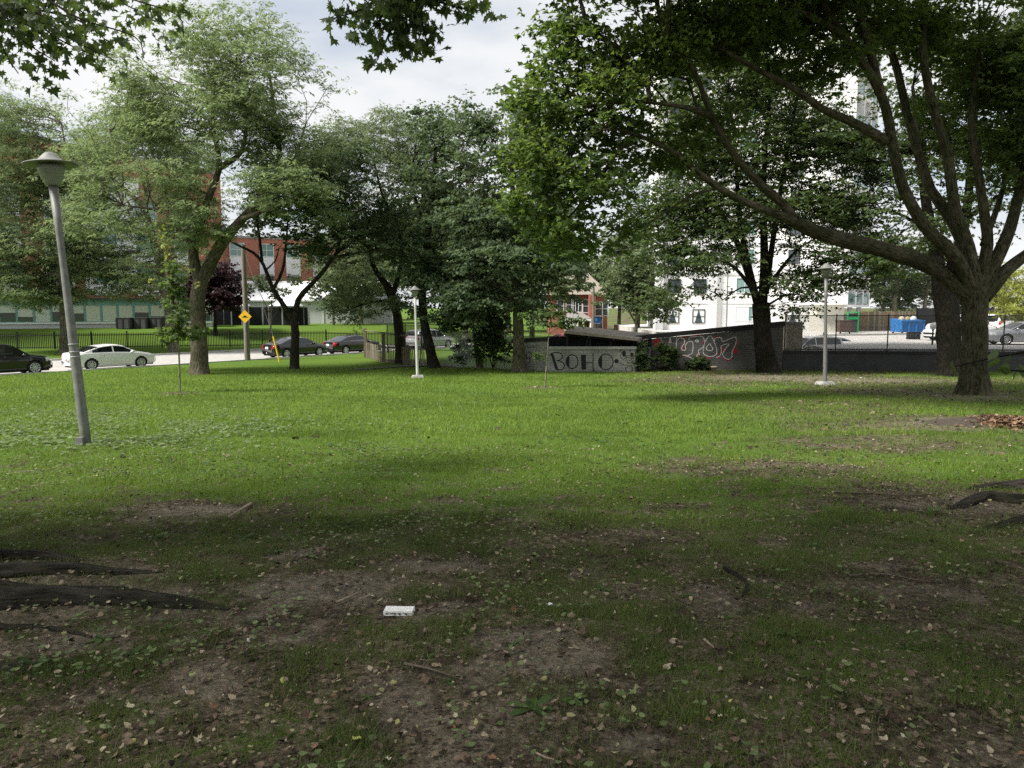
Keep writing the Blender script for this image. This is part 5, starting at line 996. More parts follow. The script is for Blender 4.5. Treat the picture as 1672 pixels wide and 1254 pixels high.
# slim double stemmed tree with shrub
b_ = P(783, 603, 43.5); b_[2] = float(zg(b_[0], b_[1])); d = 43.5
tree('small_tree', 'slim twin stemmed tree beside the chain link fence', b_, [(LP((783, 603), (777, 565), (772, 520), (768, 470), d=d), .15, .09), (LP((786, 602), (776, 550), (776, 500), (782, 460), d=d), .12, .05), (LP((770, 500), (750, 470), d=d), .05, .02)], [B(770, 480, d, 50, 30, 2), B(745, 520, d, 35, 22, 1.6), B(800, 520, d, 30, 20, 1.5), B(780, 440, d, 45, 30, 2)], 260, 52, .2, 'quad', 'leaf_linden', 'bark_locust', 18, .4, .4, .25, droop=.4, flare=(.3, .3, 4, 0))
def shrub(px, py, d, rx, ry, n, label, seed, lm='leaf_shrub', size=.15, zb=None):
    b_ = P(px, py, d); b_[2] = float(zg(b_[0], b_[1])) if zb is None else zb; h = ry * 2 * d / F; rw_ = rx * d / F
    lb = [(np.array([b_, b_ + np.array([0, 0, h * .4]), b_ + np.array([.1, 0, h * .8])]), .035, .012)] + [(np.array([b_, b_ + np.array([rw_ * .4 * math.cos(a), rw_ * .3 * math.sin(a), h * .35]), b_ + np.array([rw_ * .7 * math.cos(a), rw_ * .5 * math.sin(a), h * .75])]), .022, .008) for a in (.3, 2.2, 4.0, 5.3)]
    return tree('shrub', label, b_, lb, [(b_ + np.array([0, 0, h * .5]), (rw_, rw_ * .7, h * .52), 1.0)], n, 40, size, 'quad', lm, 'bark_dark', seed, .6, .22, .22, flare=(.1, .1, 3, 0), r0=.004, droop=.2, cat='shrub', sides=6)
shrub(805, 601, 43.2, 34, 42, 170, 'leafy green shrub between the twin stemmed tree and the linden', 61)
shrub(757, 603, 44.5, 22, 24, 60, 'small open shrub growing at the chain link fence', 62)
shrub(1088, 607, 41.6, 18, 23, 75, 'dense shrub covering the left end of the graffiti', 63, 'leaf_dark', .14)
shrub(1140, 607, 41.7, 20, 11, 60, 'lower shrub in front of the graffiti wall beside the clay pot', 64, 'leaf_dark', .14)
shrub(1050, 607, 41.0, 14, 22, 40, 'thin shrub in the corner between the block walls', 65, 'leaf_dark', .13)

# --- right: dark multi stemmed tree by the wall
b_ = base_at(1254, 608); d = b_[1]
tree('linden_tree', 'dark multi stemmed linden growing against the graffiti wall', b_,
     [(LP((1254, 608), (1247, 560), (1244, 520), (1242, 495), d=d), .52, .44), (LP((1240, 505), (1216, 430), (1196, 380), (1152, 312), (1100, 270), d=d), .24, .05), (LP((1238, 500), (1215, 400), (1206, 330), (1200, 240), (1188, 140), d=d), .20, .05), (LP((1245, 500), (1248, 420), (1246, 330), (1251, 230), (1262, 110), d=d), .26, .06), (LP((1250, 480), (1263, 385), (1276, 300), (1292, 210), (1310, 120), d=d), .18, .05), (LP((1236, 480), (1190, 430), (1130, 415), (1080, 425), d=d - 1), .12, .03), (LP((1252, 470), (1300, 410), (1350, 380), d=d - 1), .12, .03), (LP((1240, 470), (1210, 470), (1180, 490), d=d - 1), .07, .02), (LP((1250, 500), (1290, 480), (1330, 490), d=d - 1), .07, .02)],
     [B(1150, 425, d - 1, 85, 26, 3), B(1110, 350, d, 85, 48, 3.6), B(1200, 340, d, 90, 45, 4), B(1290, 340, d, 85, 50, 4), B(1340, 410, d - 1, 75, 26, 3), B(1230, 250, d, 110, 55, 4, 1.2), B(1130, 250, d, 70, 50, 3.4), B(1290, 120, d, 80, 60, 4), B(1350, 190, d, 60, 60, 3.6), B(1130, 160, d, 70, 50, 3.4), B(1240, 60, d, 120, 50, 4), B(1320, 240, d, 70, 60, 3.6), B(1240, 150, d, 110, 60, 4), B(1100, 480, d - 1, 55, 22, 2.4), B(1300, 460, d - 1, 70, 22, 2.8), B(1200, 480, d - 1, 50, 20, 2.2, .8), B(1350, 330, d, 55, 40, 3), B(1270, 505, d - 1.5, 55, 14, 2, .6), B(1150, 385, d - 1, 85, 32, 3), B(1085, 330, d, 50, 55, 3), B(1095, 415, d - 1, 45, 35, 2.6), B(1330, 465, d - 1, 70, 26, 2.6), B(1395, 440, d - 1, 45, 34, 2.4), B(1395, 260, d, 55, 55, 3), B(1390, 360, d, 45, 40, 3)],
     2500, 46, 0.18, 'quad', 'leaf_dark', 'bark_dark', 21, .10, .75, .46, droop=.4)
b_ = base_at(1552, 614); d = b_[1]
tree('linden_tree', 'dark double stemmed tree right behind the large maple', b_,
     [(LP((1552, 614), (1550, 560), (1546, 500), (1538, 450), d=d), .60, .52), (LP((1536, 460), (1526, 400), (1512, 330), (1500, 240), (1490, 140), d=d), .34, .07), (LP((1545, 460), (1566, 400), (1580, 330), (1588, 240), (1600, 120), d=d), .30, .07), (LP((1520, 380), (1470, 350), (1430, 340), d=d), .13, .03), (LP((1575, 360), (1630, 320), (1680, 300), d=d), .13, .03)],
     [B(1480, 230, d, 100, 70, 4), B(1590, 230, d, 95, 75, 4), B(1420, 320, d, 65, 45, 3.4), B(1500, 110, d, 120, 70, 4), B(1620, 110, d, 90, 70, 4), B(1430, 410, d, 50, 24, 2.6, .8), B(1650, 320, d, 55, 60, 3.5), B(1560, 340, d, 60, 30, 3, .7), B(1490, 380, d, 55, 28, 3), B(1470, 440, d - 1, 35, 12, 2, .5), B(1700, 200, d, 60, 90, 4)],
     1150, 46, 0.20, 'quad', 'leaf_dark', 'bark_dark', 22, .12, .75, .50, droop=.4)
# --- the large maple
b_ = base_at(1590, 644); d = b_[1]; Lf = d
mt5 = tree('maple_tree', 'large maple with many spreading limbs and a long low limb reaching over the lawn', b_,
     [(LP((1590, 644), (1591, 600), (1592, 550), (1592, 500), (1592, 468), d=d), .34, .38), (LP((1590, 490, d), (1530, 440, d), (1450, 410, d - 1), (1370, 390, d - 2), (1318, 373, d - 2.5), (1295, 360, d - 2.8)), .29, .20), (LP((1300, 363, d - 2.8), (1255, 345, d - 3.2), (1200, 322, d - 3.5), (1150, 290, d - 3.6), (1105, 253, d - 3.8), (1060, 228, d - 4), (1010, 212, d - 4)), .14, .045), (LP((1298, 362, d - 2.8), (1280, 335, d - 2.8), (1230, 290, d - 3), (1190, 240, d - 3.2), (1160, 185, d - 3.4), (1140, 130, d - 3.6), (1120, 98, d - 3.8), (1088, 82, d - 4)), .145, .05), (LP((1161, 190, d - 3.4), (1120, 175, d - 3.8), (1060, 168, d - 4)), .10, .03),
      (LP((1588, 480, d), (1560, 420, d - .4), (1512, 372, d - .7), (1476, 310, d - 1), (1460, 250, d - 1.2), (1446, 175, d - 1.4), (1420, 120, d - 1.6), (1372, 50, d - 2), (1340, 0, d - 2.2), (1322, -40, d - 2.4)), .24, .08), (LP((1447, 230, d - 1.2), (1392, 200, d - 1.8), (1340, 176, d - 2.2), (1300, 146, d - 2.6), (1240, 115, d - 3), (1185, 84, d - 3.3)), .16, .05), (LP((1436, 150, d - 1.5), (1424, 95, d - 1.6), (1400, 10, d - 1.8), (1392, -40, d - 2)), .15, .08), (LP((1372, 55, d - 2), (1310, 20, d - 2.4), (1240, 0, d - 2.8)), .11, .05),
      (LP((1592, 478, d), (1572, 400, d + .2), (1550, 352, d + .3), (1520, 310, d + .4), (1500, 250, d + .5), (1480, 180, d + .6), (1464, 110, d + .7), (1440, 40, d + .8), (1434, -30, d + .9)), .21, .08), (LP((1594, 475, d), (1580, 400, d - .2), (1560, 340, d - .3), (1546, 250, d - .4), (1528, 190, d - .5), (1516, 140, d - .6), (1506, 76, d - .7), (1512, -10, d - .8)), .22, .09), (LP((1597, 475, d), (1612, 400, d), (1606, 340, d), (1594, 260, d), (1586, 190, d), (1600, 80, d)), .20, .07), (LP((1600, 475, d), (1640, 395, d), (1660, 330, d), (1676, 260, d), (1690, 120, d)), .23, .08), (LP((1606, 485, d), (1645, 440, d), (1690, 405, d), (1750, 360, d)), .25, .12), (LP((1606, 400, d), (1640, 300, d + 1), (1650, 200, d + 1.2)), .12, .05)],
     [B(955, 70, 21.5, 75, 65, 1.6), B(900, 170, 21.5, 60, 60, 1.5), B(980, 190, 21.5, 80, 60, 1.7), B(890, 270, 21, 60, 50, 1.5), B(960, 300, 21, 75, 50, 1.6), B(930, 385, 21, 60, 38, 1.4), B(1010, 380, 21.5, 45, 30, 1.3, .6), B(1060, 90, 22, 80, 60, 1.8), B(1070, 250, 22, 55, 45, 1.5, .8), B(1160, 60, 22.5, 90, 50, 2), B(1150, 200, 22.5, 60, 45, 1.5, .6), B(1270, 40, 23, 100, 45, 2), B(1390, 30, 24, 100, 50, 2.2), B(1530, 30, 25, 100, 55, 2.5), B(1640, 90, 25, 80, 90, 2.5), B(1330, 110, 23.5, 80, 40, 1.8, .7), B(1660, 240, 25, 50, 80, 2.2), B(1720, 200, 25, 60, 120, 2.5), B(1560, 170, 26.5, 70, 50, 2, .5), B(870, 330, 20.5, 35, 30, 1.2, .7), B(1000, -60, 22, 120, 60, 2.5), B(1250, -80, 23, 180, 70, 3), B(1500, -90, 25, 180, 80, 3.5), (np.array([9.0, 20.0, 12.4]), (4.5, 4.0, 1.5), 1.6), (np.array([5.5, 17.0, 11.6]), (4.0, 3.0, 1.3), 2.2), (np.array([2.8, 20.5, 12.4]), (3.5, 3.0, 1.4), 2.0), (np.array([6.5, 23.0, 13.6]), (4.0, 3.0, 1.4), 1.6)],  # trailing clumps lie unseen above the frame, added to shade the lawn's right
     4900, 27, 0.175, 'tri3', 'leaf_maple', 'bark_maple', 23, .22, .52, .36, r0=.007, droop=.5, flare=(1.5, .45, 5, .4), sides=22)
# yellowing sprays on the maple's long limb, with backlight put into their colour
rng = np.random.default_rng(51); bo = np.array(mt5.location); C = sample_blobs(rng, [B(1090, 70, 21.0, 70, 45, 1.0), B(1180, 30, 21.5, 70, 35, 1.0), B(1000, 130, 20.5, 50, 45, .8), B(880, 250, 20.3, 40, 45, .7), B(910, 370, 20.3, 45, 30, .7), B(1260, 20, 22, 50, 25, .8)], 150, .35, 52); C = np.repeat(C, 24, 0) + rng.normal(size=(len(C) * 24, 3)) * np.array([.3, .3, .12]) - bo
o_ = obj('backlit_yellowing_leaves', leaf_mesh('backlit_yellowing_leaves', C, unit(rng.normal(size=C.shape) - np.array([0, 0, .6])), unit(rng.normal(size=C.shape) * .6 + np.array([0, 0, 1])), .11 + .07 * rng.random(len(C)), 'tri3', rng.random(len(C)), 'leaf_maple_backlit'), mt5); o_['kind'] = 'stuff'

# --- near maples whose trunks stand just outside the picture; their crowns shade the foreground
NB = np.array([-4.75, 5.3, float(zg(-4.75, 5.3))]); NR = np.array([6.5, 7.9, float(zg(6.5, 7.9))])
def near_tree(label, b_, limbs, blobs, n, per, seed, roots, twigs, leafshape='maple'):
    e = tree('maple_tree', label, b_, limbs, blobs, n, per, .19, 'quad', 'leaf_dark', 'bark_root', seed, .5, .42, .22, r0=.008, droop=.5, flare=(.9, .5, 5, .2), sides=20, group=None)
    for k, (pts, ra_, rb) in enumerate(roots):
        me, q, r, ln = limb_mesh('root', np.array(pts) - b_ - np.array([0, 0, ra_ * .25]), ra_ * .85, rb, 'bark_root', 18, None, .30, seed + 30 + k, .08); obj('root', me, e)
    rng = np.random.default_rng(seed + 5)
    for tg in twigs:                                    # leafy sprays that hang into view, each leaf a lobed maple leaf
        pos = []; dr = []; br = MB()
        for pts, wd, nl in tg:
            q = catmull(np.array(pts), .06); br.tube(q - b_, np.linspace(.022, .005, len(q)), 5, False)
            for k in range(nl):
                c = q[rng.integers(len(q) // 5, len(q))] + rng.normal(size=3) * np.array([wd, wd, wd * .8]); pos.append(c - b_); dr.append(unit(rng.normal(size=3) * .6 + np.array([0, 0, -.9])))
        pos = np.array(pos); dr = np.array(dr); nn = unit(np.array([0, -.3, .6]) + rng.normal(size=pos.shape) * .7)
        br.build('spray_twig', 'bark_root', e); o_ = obj('leaf_spray', leaf_mesh('leaf_spray', pos, dr, nn, .08 + .065 * rng.random(len(pos)), leafshape, rng.random(len(pos)), MATS['leaf_dark']), e); o_['kind'] = 'stuff'
    return e
def rootline(pts, lift):                               # a surface root following the ground
    o_ = []
    for (px, py), l in zip(pts, lift): g_ = G(px, py); o_.append(np.array([g_[0], g_[1], float(zg(g_[0], g_[1])) + l]))
    return o_
r_left = [([NB + np.array([.3, -.1, .15])] + rootline([(-40, 985), (90, 982), (200, 985), (300, 990), (372, 996)], (.06, .05, .03, .03, -.01)), .17, .05), ([NB + np.array([.3, .3, .12])] + rootline([(-30, 912), (80, 912), (160, 918)], (.04, .03, -.01)), .105, .035), ([NB + np.array([.35, .1, .1])] + rootline([(-20, 938), (100, 934), (190, 936), (280, 934)], (.04, .03, .01, -.01)), .105, .035), ([NB + np.array([.2, -.3, .1])] + rootline([(-30, 1022), (60, 1026), (130, 1036), (170, 1050)], (.03, .02, .0, -.02)), .05, .02), ([NB + np.array([.2, -.5, .1])] + rootline([(-60, 1085), (20, 1092), (60, 1098)], (.02, .01, -.02)), .09, .04), ([NB + np.array([.4, .05, .1])] + rootline([(10, 960), (180, 962), (290, 972)], (.02, .01, -.02)), .06, .02)]
r_right = [([NR + np.array([-.3, -.2, .15])] + rootline([(1690, 800), (1620, 796), (1560, 800)], (.06, .02, -.04)), .22, .06), ([NR + np.array([-.3, -.4, .1])] + rootline([(1670, 822), (1610, 816), (1560, 830), (1525, 846)], (.04, .06, .01, -.04)), .11, .035), ([NR + np.array([-.2, -.5, .1])] + rootline([(1680, 850), (1630, 860), (1585, 872)], (.03, .01, -.03)), .13, .04)]
def spr(px0, py0, d0, lst, wd, nl): return [([P(px0, py0, d0)] + [P(a, b, c) for a, b, c in l], wd, nl) for l in lst]
tw_left = [spr(-60, -60, 8.5, [[(30, 10, 8.3), (90, 60, 8.2), (150, 90, 8.2)], [(40, 30, 8.2), (70, 80, 8.0), (60, 120, 8.0)], [(-10, 40, 8), (10, 90, 8), (30, 120, 8)], [(60, -10, 8.4), (130, 30, 8.2), (220, 60, 8.2), (235, 95, 8.2)], [(120, -30, 8.5), (220, 0, 8.4), (290, 25, 8.4), (300, 60, 8.4)], [(0, 0, 8.6), (120, 30, 8.6), (180, 70, 8.5)], [(0, 0, 8), (60, 20, 8), (110, 60, 7.9), (190, 100, 7.9)], [(20, -40, 8.8), (160, -10, 8.8), (250, 30, 8.8)], [(0, 10, 7.7), (30, 60, 7.7), (90, 100, 7.7)]], .15, 105)]
tw_mid = [spr(690, -120, 7.2, [[(640, -40, 7.1), (600, 10, 7), (545, 30, 7)], [(650, -30, 7.1), (640, 40, 7), (615, 100, 7)], [(670, -20, 7.1), (690, 40, 7), (700, 85, 7)], [(690, -20, 7.2), (740, 10, 7.1), (790, 18, 7.1)], [(650, -30, 7.0), (610, 50, 6.9), (590, 60, 6.9)], [(660, -20, 7.2), (665, 50, 7.1), (660, 90, 7.1)]], .085, 110)]
near_tree('near maple with dark lobed leaves hanging at the top and thick surface roots', NB,
          [([NB, NB + np.array([.05, 0, 1.5]), NB + np.array([0, -.1, 3.6])], .50, .42), ([NB + np.array([0, -.1, 3.4]), NB + np.array([.6, .6, 5.2]), NB + np.array([1.4, 1.6, 7.5])], .25, .09), ([NB + np.array([0, -.1, 3.4]), NB + np.array([1.6, -1.5, 5.6]), NB + np.array([4.2, -2.5, 7.6])], .25, .08), ([NB + np.array([0, -.1, 3.5]), NB + np.array([-1.2, .5, 5.6]), NB + np.array([-3, .8, 8])], .22, .08), ([NB + np.array([0, -.1, 3.5]), NB + np.array([2.2, .2, 5.6]), NB + np.array([4.4, .8, 6.6]), P(690, -120, 7.2)], .16, .03), ([NB + np.array([0, -.1, 3.5]), NB + np.array([-.3, 1.4, 4.6]), P(-60, -60, 8.5)], .14, .03)],
          [(np.array([-4.5, 3.0, 8.0]), (5.0, 3.8, 2.2), 1), (np.array([0.0, 1.0, 8.2]), (4.5, 4.2, 2.2), 1), (np.array([-4, -2.5, 8.0]), (5.5, 4.0, 2.2), .9), (np.array([0.0, 4.2, 8.6]), (4.0, 2.6, 1.6), .6), (np.array([-9.5, 1.5, 8.2]), (4.5, 3.8, 1.8), 1), (np.array([-9.5, 5.0, 8.6]), (4.0, 2.8, 1.6), .45), (np.array([-13.5, 2.5, 8.4]), (3.5, 3.5, 1.6), .6)],
          950, 32, 71, r_left, tw_left + tw_mid)
tw_r = [spr(1800, 470, 5.4, [[(1740, 560, 5.2), (1690, 572, 5.1), (1640, 580, 5.1), (1560, 598, 5.1)], [(1740, 600, 5.2), (1690, 606, 5.2), (1640, 604, 5.2)]], .022, 9)]
near_tree('near maple with dark roots breaking the ground beside the worn lawn', NR,
          [([NR, NR + np.array([0, 0, 1.6]), NR + np.array([.1, -.1, 3.4])], .52, .44), ([NR + np.array([.1, -.1, 3.2]), NR + np.array([-.6, .2, 5.2]), NR + np.array([-1.6, .3, 7.8])], .26, .09), ([NR + np.array([.1, -.1, 3.2]), NR + np.array([.9, 1.2, 5.2]), NR + np.array([1.8, 2.6, 8])], .24, .09), ([NR + np.array([.1, -.1, 3.2]), NR + np.array([-.6, -1.6, 5.2]), NR + np.array([-2.4, -4, 7.5])], .24, .08), ([NR + np.array([.1, -.1, 3.2]), NR + np.array([0, -2.0, 3.5]), P(1800, 470, 5.4)], .06, .015)],
          [(np.array([5.8, 5.5, 8.6]), (4.8, 4.2, 2.4), 1), (np.array([3.6, 0.5, 8.2]), (4.6, 4.4, 2.3), 1), (np.array([8.5, 10.5, 9.6]), (4.0, 3.5, 2.2), .9), (np.array([3.0, -4, 8]), (5, 4.5, 2.4), .9), (np.array([3.6, 4.0, 8.7]), (3.2, 3.0, 1.6), .8)],
          850, 32, 72, r_right, tw_r, 'oval')

# --- trees further off: two prototypes, copied
def proto_blobs(b_, h, r): return [(b_ + np.array([r * .5 * math.cos(a), r * .5 * math.sin(a), h * z]), (r * .62, r * .62, h * .20), 1) for a, z in ((0, .5), (2.1, .55), (4.2, .48), (1, .78), (3.6, .75), (5.2, .42), (0, .9))]
def bg_tree(px, d, h, r, label, lm, seed, n=330, shape='quad', size=.42, group='trees beyond the park', dy=0, name='broadleaf_tree', bark='bark_grey'):
    b_ = P(px, 540, d); b_[2] = float(zg(b_[0], b_[1])) + dy
    lb = [([b_, b_ + np.array([.1, 0, h * .25]), b_ + np.array([0, .1, h * .6])], h * .022, h * .012)] + [([b_ + np.array([0, 0, h * .25]), b_ + np.array([r * .3 * math.cos(a), r * .3 * math.sin(a), h * .45]), b_ + np.array([r * .6 * math.cos(a), r * .6 * math.sin(a), h * .7])], h * .012, h * .004) for a in (.4, 2.4, 4.4)]
    return tree(name, label, b_, lb, proto_blobs(b_, h, r), n, 42, size, shape, lm, bark, seed, .3, .75, .42, r0=.014, droop=.35, group=group, sides=8)
pa = bg_tree(1010, 112, 14, 5.5, 'grey green tree behind the brick house', 'leaf_far', 31)
pb_ = bg_tree(1040, 84, 13, 4.6, 'green tree left of the white tower', 'leaf_locust_dull', 32)
pc_ = bg_tree(868, 72, 12, 4.6, 'olive green tree in the gap beyond the linden', 'leaf_far', 33)
def again(src, px, d, sc_, rz, label, dy=0.0, name=None):
    b_ = P(px, 540, d); c_ = copy_tree(src); c_.location = (b_[0], b_[1], float(zg(b_[0], b_[1])) + dy); c_.scale = (sc_,) * 3; c_.rotation_euler = (0, 0, rz); c_['label'] = label
    return c_
again(pa, 1065, 120, 1.3, 1.0, 'broad tree behind the left edge of the white tower'); again(pb_, 760, 75, 1.1, 2.0, 'tree behind the twin stemmed tree'); again(pc_, 690, 82, 1.15, .5, 'tree far behind the wooden fence'); again(pa, 830, 105, 1.2, 4.0, 'large tree far behind the central linden')
again(pb_, 590, 92, .95, 3.0, 'round tree behind the iron fence right of the white hall'); again(pc_, 545, 86, .55, 1.7, 'low leafy tree beside the white hall'); again(pc_, 945, 115, 1.0, 2.6, 'tree behind the roof of the brick house'); again(pa, 640, 120, 1.2, 5.2, 'tall tree on the skyline behind the pale locust')
again(pb_, 1440, 112, 1.0, .4, 'green tree behind the board fence', 0); again(pa, 1530, 120, .95, 1.4, 'wide tree behind the black screen fence', 0); again(pc_, 1600, 100, .8, 2.2, 'tree behind the back of the parking lot'); again(pb_, 1760, 90, 1.0, 2.9, 'tree at the far side of the parking lot'); again(pa, 740, 140, 1.3, 2.2, 'hazy tall tree far behind the chain link fence'); again(pb_, 480, 130, 1.1, .8, 'tree rising behind the red brick wing')
again(pa, -60, 74, .8, 3.6, 'tree in front of the brick building'); again(pc_, 1038, 66, .7, .9, 'small tree behind the dark screens of the ramp')
# yellowish tree and two bare trunked pines right of the lot
y_ = bg_tree(1690, 58, 7.5, 4.2, 'yellow green tree overhanging the parking lot', 'leaf_yellow', 34, 300, 'strip', .34, None)
for px, lb in ((1462, 'pine with a pale bare trunk behind the blue dumpster'), (1512, 'pine with a bent pale trunk behind the black screen fence')):
    b_ = P(px, 530, 86); b_[2] = -1.2; t_ = P(px + 6, 440, 86); dd = 86
    tree('pine_tree', lb, b_, [(LP((px, 545), (px - 2, 500), (px + 3, 470), (px + 8, 438), d=dd), .30, .14), (LP((px, 505), (px - 20, 506), (px - 36, 508), d=dd), .08, .04), (LP((px, 490), (px - 25, 482), d=dd), .07, .03), (LP((px + 2, 478), (px + 25, 470), d=dd), .07, .03)], [B(px, 452, dd, 40, 12, 2.5), B(px - 22, 478, dd, 26, 8, 2), B(px + 22, 470, dd, 26, 8, 2), B(px, 500, dd + 2, 38, 9, 2)], 170, 40, .30, 'strip', 'leaf_pine', 'bark_pale', 35 + px % 7, .25, .5, .25, group=None, droop=.1, cat='tree', flare=(.1, .2, 3, 0))
# purple leaved maple and small trees beyond the iron fence
b_ = P(352, 548, 72); b_[2] = float(zg(b_[0], b_[1])); d = 72
tree('purple_maple_tree', 'dark purple leaved maple in front of the white hall', b_, [(LP((352, 548), (351, 515), (350, 480), d=d), .18, .12), (LP((350, 490), (335, 460), d=d), .08, .03), (LP((350, 490), (372, 460), d=d), .08, .03)], [B(350, 445, d, 38, 22, 2.5), B(325, 475, d, 36, 26, 2.5), B(375, 480, d, 26, 26, 2.2), B(350, 490, d, 36, 20, 2.4), B(285, 480, d, 22, 24, 2, .7)], 340, 50, .28, 'quad', 'leaf_purple', 'bark_dark', 41, .5, .5, .2, droop=.4)
b_ = P(441, 556, 66.5); b_[2] = float(zg(b_[0], b_[1])); d = 66.5
tree('small_tree', 'spindly young tree with sparse pale leaves by the iron fence', b_, [(LP((441, 562), (442, 530), (444, 490), d=d), .11, .07), (LP((442, 515), (430, 490), (418, 465), d=d), .05, .02), (LP((443, 505), (455, 480), (470, 470), d=d), .04, .02), (LP((442, 525), (452, 508), (458, 498), d=d), .03, .015)], [B(420, 462, d, 18, 14, 1.2), B(450, 475, d, 22, 12, 1.2), B(478, 455, d, 18, 10, 1.0, .6)], 46, 30, .28, 'quad', 'leaf_far', 'bark_grey', 42, .5, .4, .1, droop=.3)
# saplings on the lawn
b_ = base_at(294, 641); d = b_[1]
e = tree('sapling', 'young maple sapling with a tall yellow tipped leader on the lawn', b_, [(LP((294, 641), (293, 600), (291, 545), (288, 490), (282, 440), (272, 400), (262, 372), d=d), .035, .008), (LP((291, 545), (310, 530), (325, 522), d=d), .012, .005), (LP((289, 510), (270, 480), (262, 460), d=d), .010, .005), (LP((287, 480), (300, 450), (306, 440), d=d), .010, .004)], [B(288, 500, d, 22, 55, .55), B(300, 540, d, 36, 14, .5), B(272, 545, d, 14, 16, .4), B(285, 450, d, 14, 30, .4)], 90, 12, .15, 'maple', 'leaf_maple', 'bark_pale', 43, .8, .13, .05, droop=.6, flare=(.15, .1, 3, 0), r0=.003, sides=8, cat='sapling')
rng = np.random.default_rng(5); q = np.array([P(275 - 13 * f + 2 * rng.normal(), 425 - 57 * f, d) for f in np.linspace(0, 1, 46)] + [P(x + 3 * rng.normal(), y + 3 * rng.normal(), d - .3) for x, y in ((246, 461), (308, 441), (322, 467), (250, 458)) for _ in range(6)]) - b_
q = q + rng.normal(size=q.shape) * .05; o_ = obj('yellow_leaves', leaf_mesh('yellow_leaves', q, unit(rng.normal(size=q.shape) - np.array([0, 0, .6])), unit(rng.normal(size=q.shape) + np.array([0, -.6, .5])), .10 + .05 * rng.random(len(q)), 'maple', rng.random(len(q)), MATS['leaf_yellow']), e); o_['kind'] = 'stuff'
mb = MB(); mb.box((-.16, .05, .5), (.04, .04, 1.2)); mb.build('stake', 'pale_wood', e) if False else None
b_ = base_at(890, 633); d = b_[1]
tree('sapling', 'slim sapling with a pale stem and thin crown in front of the block wall', b_, [(LP((890, 633), (893, 590), (896, 550), (899, 520), d=d), .038, .012), (LP((893, 575), (880, 560), d=d), .010, .004), (LP((897, 545), (880, 528), (868, 515), d=d), .012, .004), (LP((897, 545), (918, 532), (935, 525), d=d), .012, .004), (LP((899, 525), (905, 505), d=d), .010, .004)], [B(898, 515, d, 36, 20, .5), B(930, 527, d, 26, 12, .4), B(868, 520, d, 18, 14, .4), B(882, 583, d, 8, 8, .2, .8)], 70, 12, .14, 'oval', 'leaf_shrub', 'bark_pale', 44, .6, .14, .05, droop=.4, flare=(.15, .1, 3, 0), r0=.003, sides=8, cat='sapling')

# ------------------------------------------------------------------ on the ground
mat('leaf_tan', (0.215, 0.165, 0.115), .8, var=.25, scale=20); mat('leaf_brown', (0.115, 0.075, 0.050), .8, var=.3, scale=20); mat('leaf_rust', (0.19, 0.095, 0.05), .8, var=.3, scale=20); mat('leaf_pale', (0.36, 0.32, 0.23), .8, var=.2, scale=20); mat('leaf_green_fallen', (0.16, 0.21, 0.09), .8, var=.25, scale=20); mat('leaf_lime', (0.36, 0.38, 0.10), .8, var=.2, scale=20); mat('twig', (0.10, 0.08, 0.06), .95, var=.3, scale=20); mat('twig_pale', (0.26, 0.21, 0.15), .95, var=.3, scale=20)
def curled(shape, curl, twist, seed):
    rng = np.random.default_rng(seed); sh = SHAPES[shape] - np.array([0, .5]); V = [(x, y, curl * (x * x * 1.6 + y * y * .8) + twist * x * y + .03 * rng.normal()) for x, y in sh]; c = (0, 0, 0.02); n = len(V); V.append(c); return V, [(k, (k + 1) % n, n) for k in range(n)]
rs = np.random.default_rng(4)
for nm_ in ('torn1', 'torn2', 'torn3'):
    aa = np.linspace(0, 6.283, 11, endpoint=False); rr_ = .28 + .3 * rs.random(11); SHAPES[nm_] = np.stack([np.cos(aa) * rr_ * .75, .5 + np.sin(aa) * rr_], 1)
aa = np.linspace(0, 6.283, 7, endpoint=False); rr_ = .25 + .3 * rs.random(7); SHAPES['torn7'] = np.stack([np.cos(aa) * rr_ * .7, .5 + np.sin(aa) * rr_], 1)
KIND = [('torn1', .9, .5), ('torn2', -.8, .7), ('torn3', .8, -.8), ('oval', -.9, .6), ('maple', 1.1, -.6)]; LM = ['leaf_tan', 'leaf_brown', 'leaf_rust', 'leaf_pale', 'leaf_green_fallen', 'leaf_lime']; LW = [.38, .44, .04, .08, .04, .02]
LBL = {'leaf_tan': 'tan dry fallen leaf lying on the worn grass', 'leaf_brown': 'dark brown dry fallen leaf lying on the worn grass', 'leaf_rust': 'rust orange fallen leaf lying on the worn grass', 'leaf_pale': 'pale cream underside of a fallen leaf on the worn grass', 'leaf_green_fallen': 'grey green freshly fallen leaf on the worn grass', 'leaf_lime': 'yellow green fallen leaf lying on the worn grass'}
LMESH = {}
rng = np.random.default_rng(77); cntl = 0
while cntl < 280:
    py = 860 + 394 * rng.random() ** .8; px = rng.random() * 1700 - 14; g_ = G(px, py)
    if g_[1] < 2.4: continue
    kk = rng.choice(5, p=[.27, .27, .2, .16, .10]); mm_ = rng.choice(LM, p=np.array(LW) / sum(LW)); key = (kk, mm_)
    if key not in LMESH: V, Fs = curled(*KIND[kk], kk * 7 + 1); LMESH[key] = mesh('fallen_leaf', V, Fs, mm_, False)
    s = (.030 + .035 * rng.random()) * (1.0 if KIND[kk][0] == 'maple' else .8)
    o_ = obj('fallen_leaf', LMESH[key], None, (g_[0], g_[1], float(zg(g_[0], g_[1])) + .018 + .012 * rng.random()), (rng.normal() * .3, rng.normal() * .3, rng.random() * 6.28)); o_.scale = (s, s, s); tag(o_, LBL[mm_], 'leaf', mm_.replace('leaf_', '').replace('_fallen', '').replace('_', ' ') + ' leaves fallen on the ground'); cntl += 1
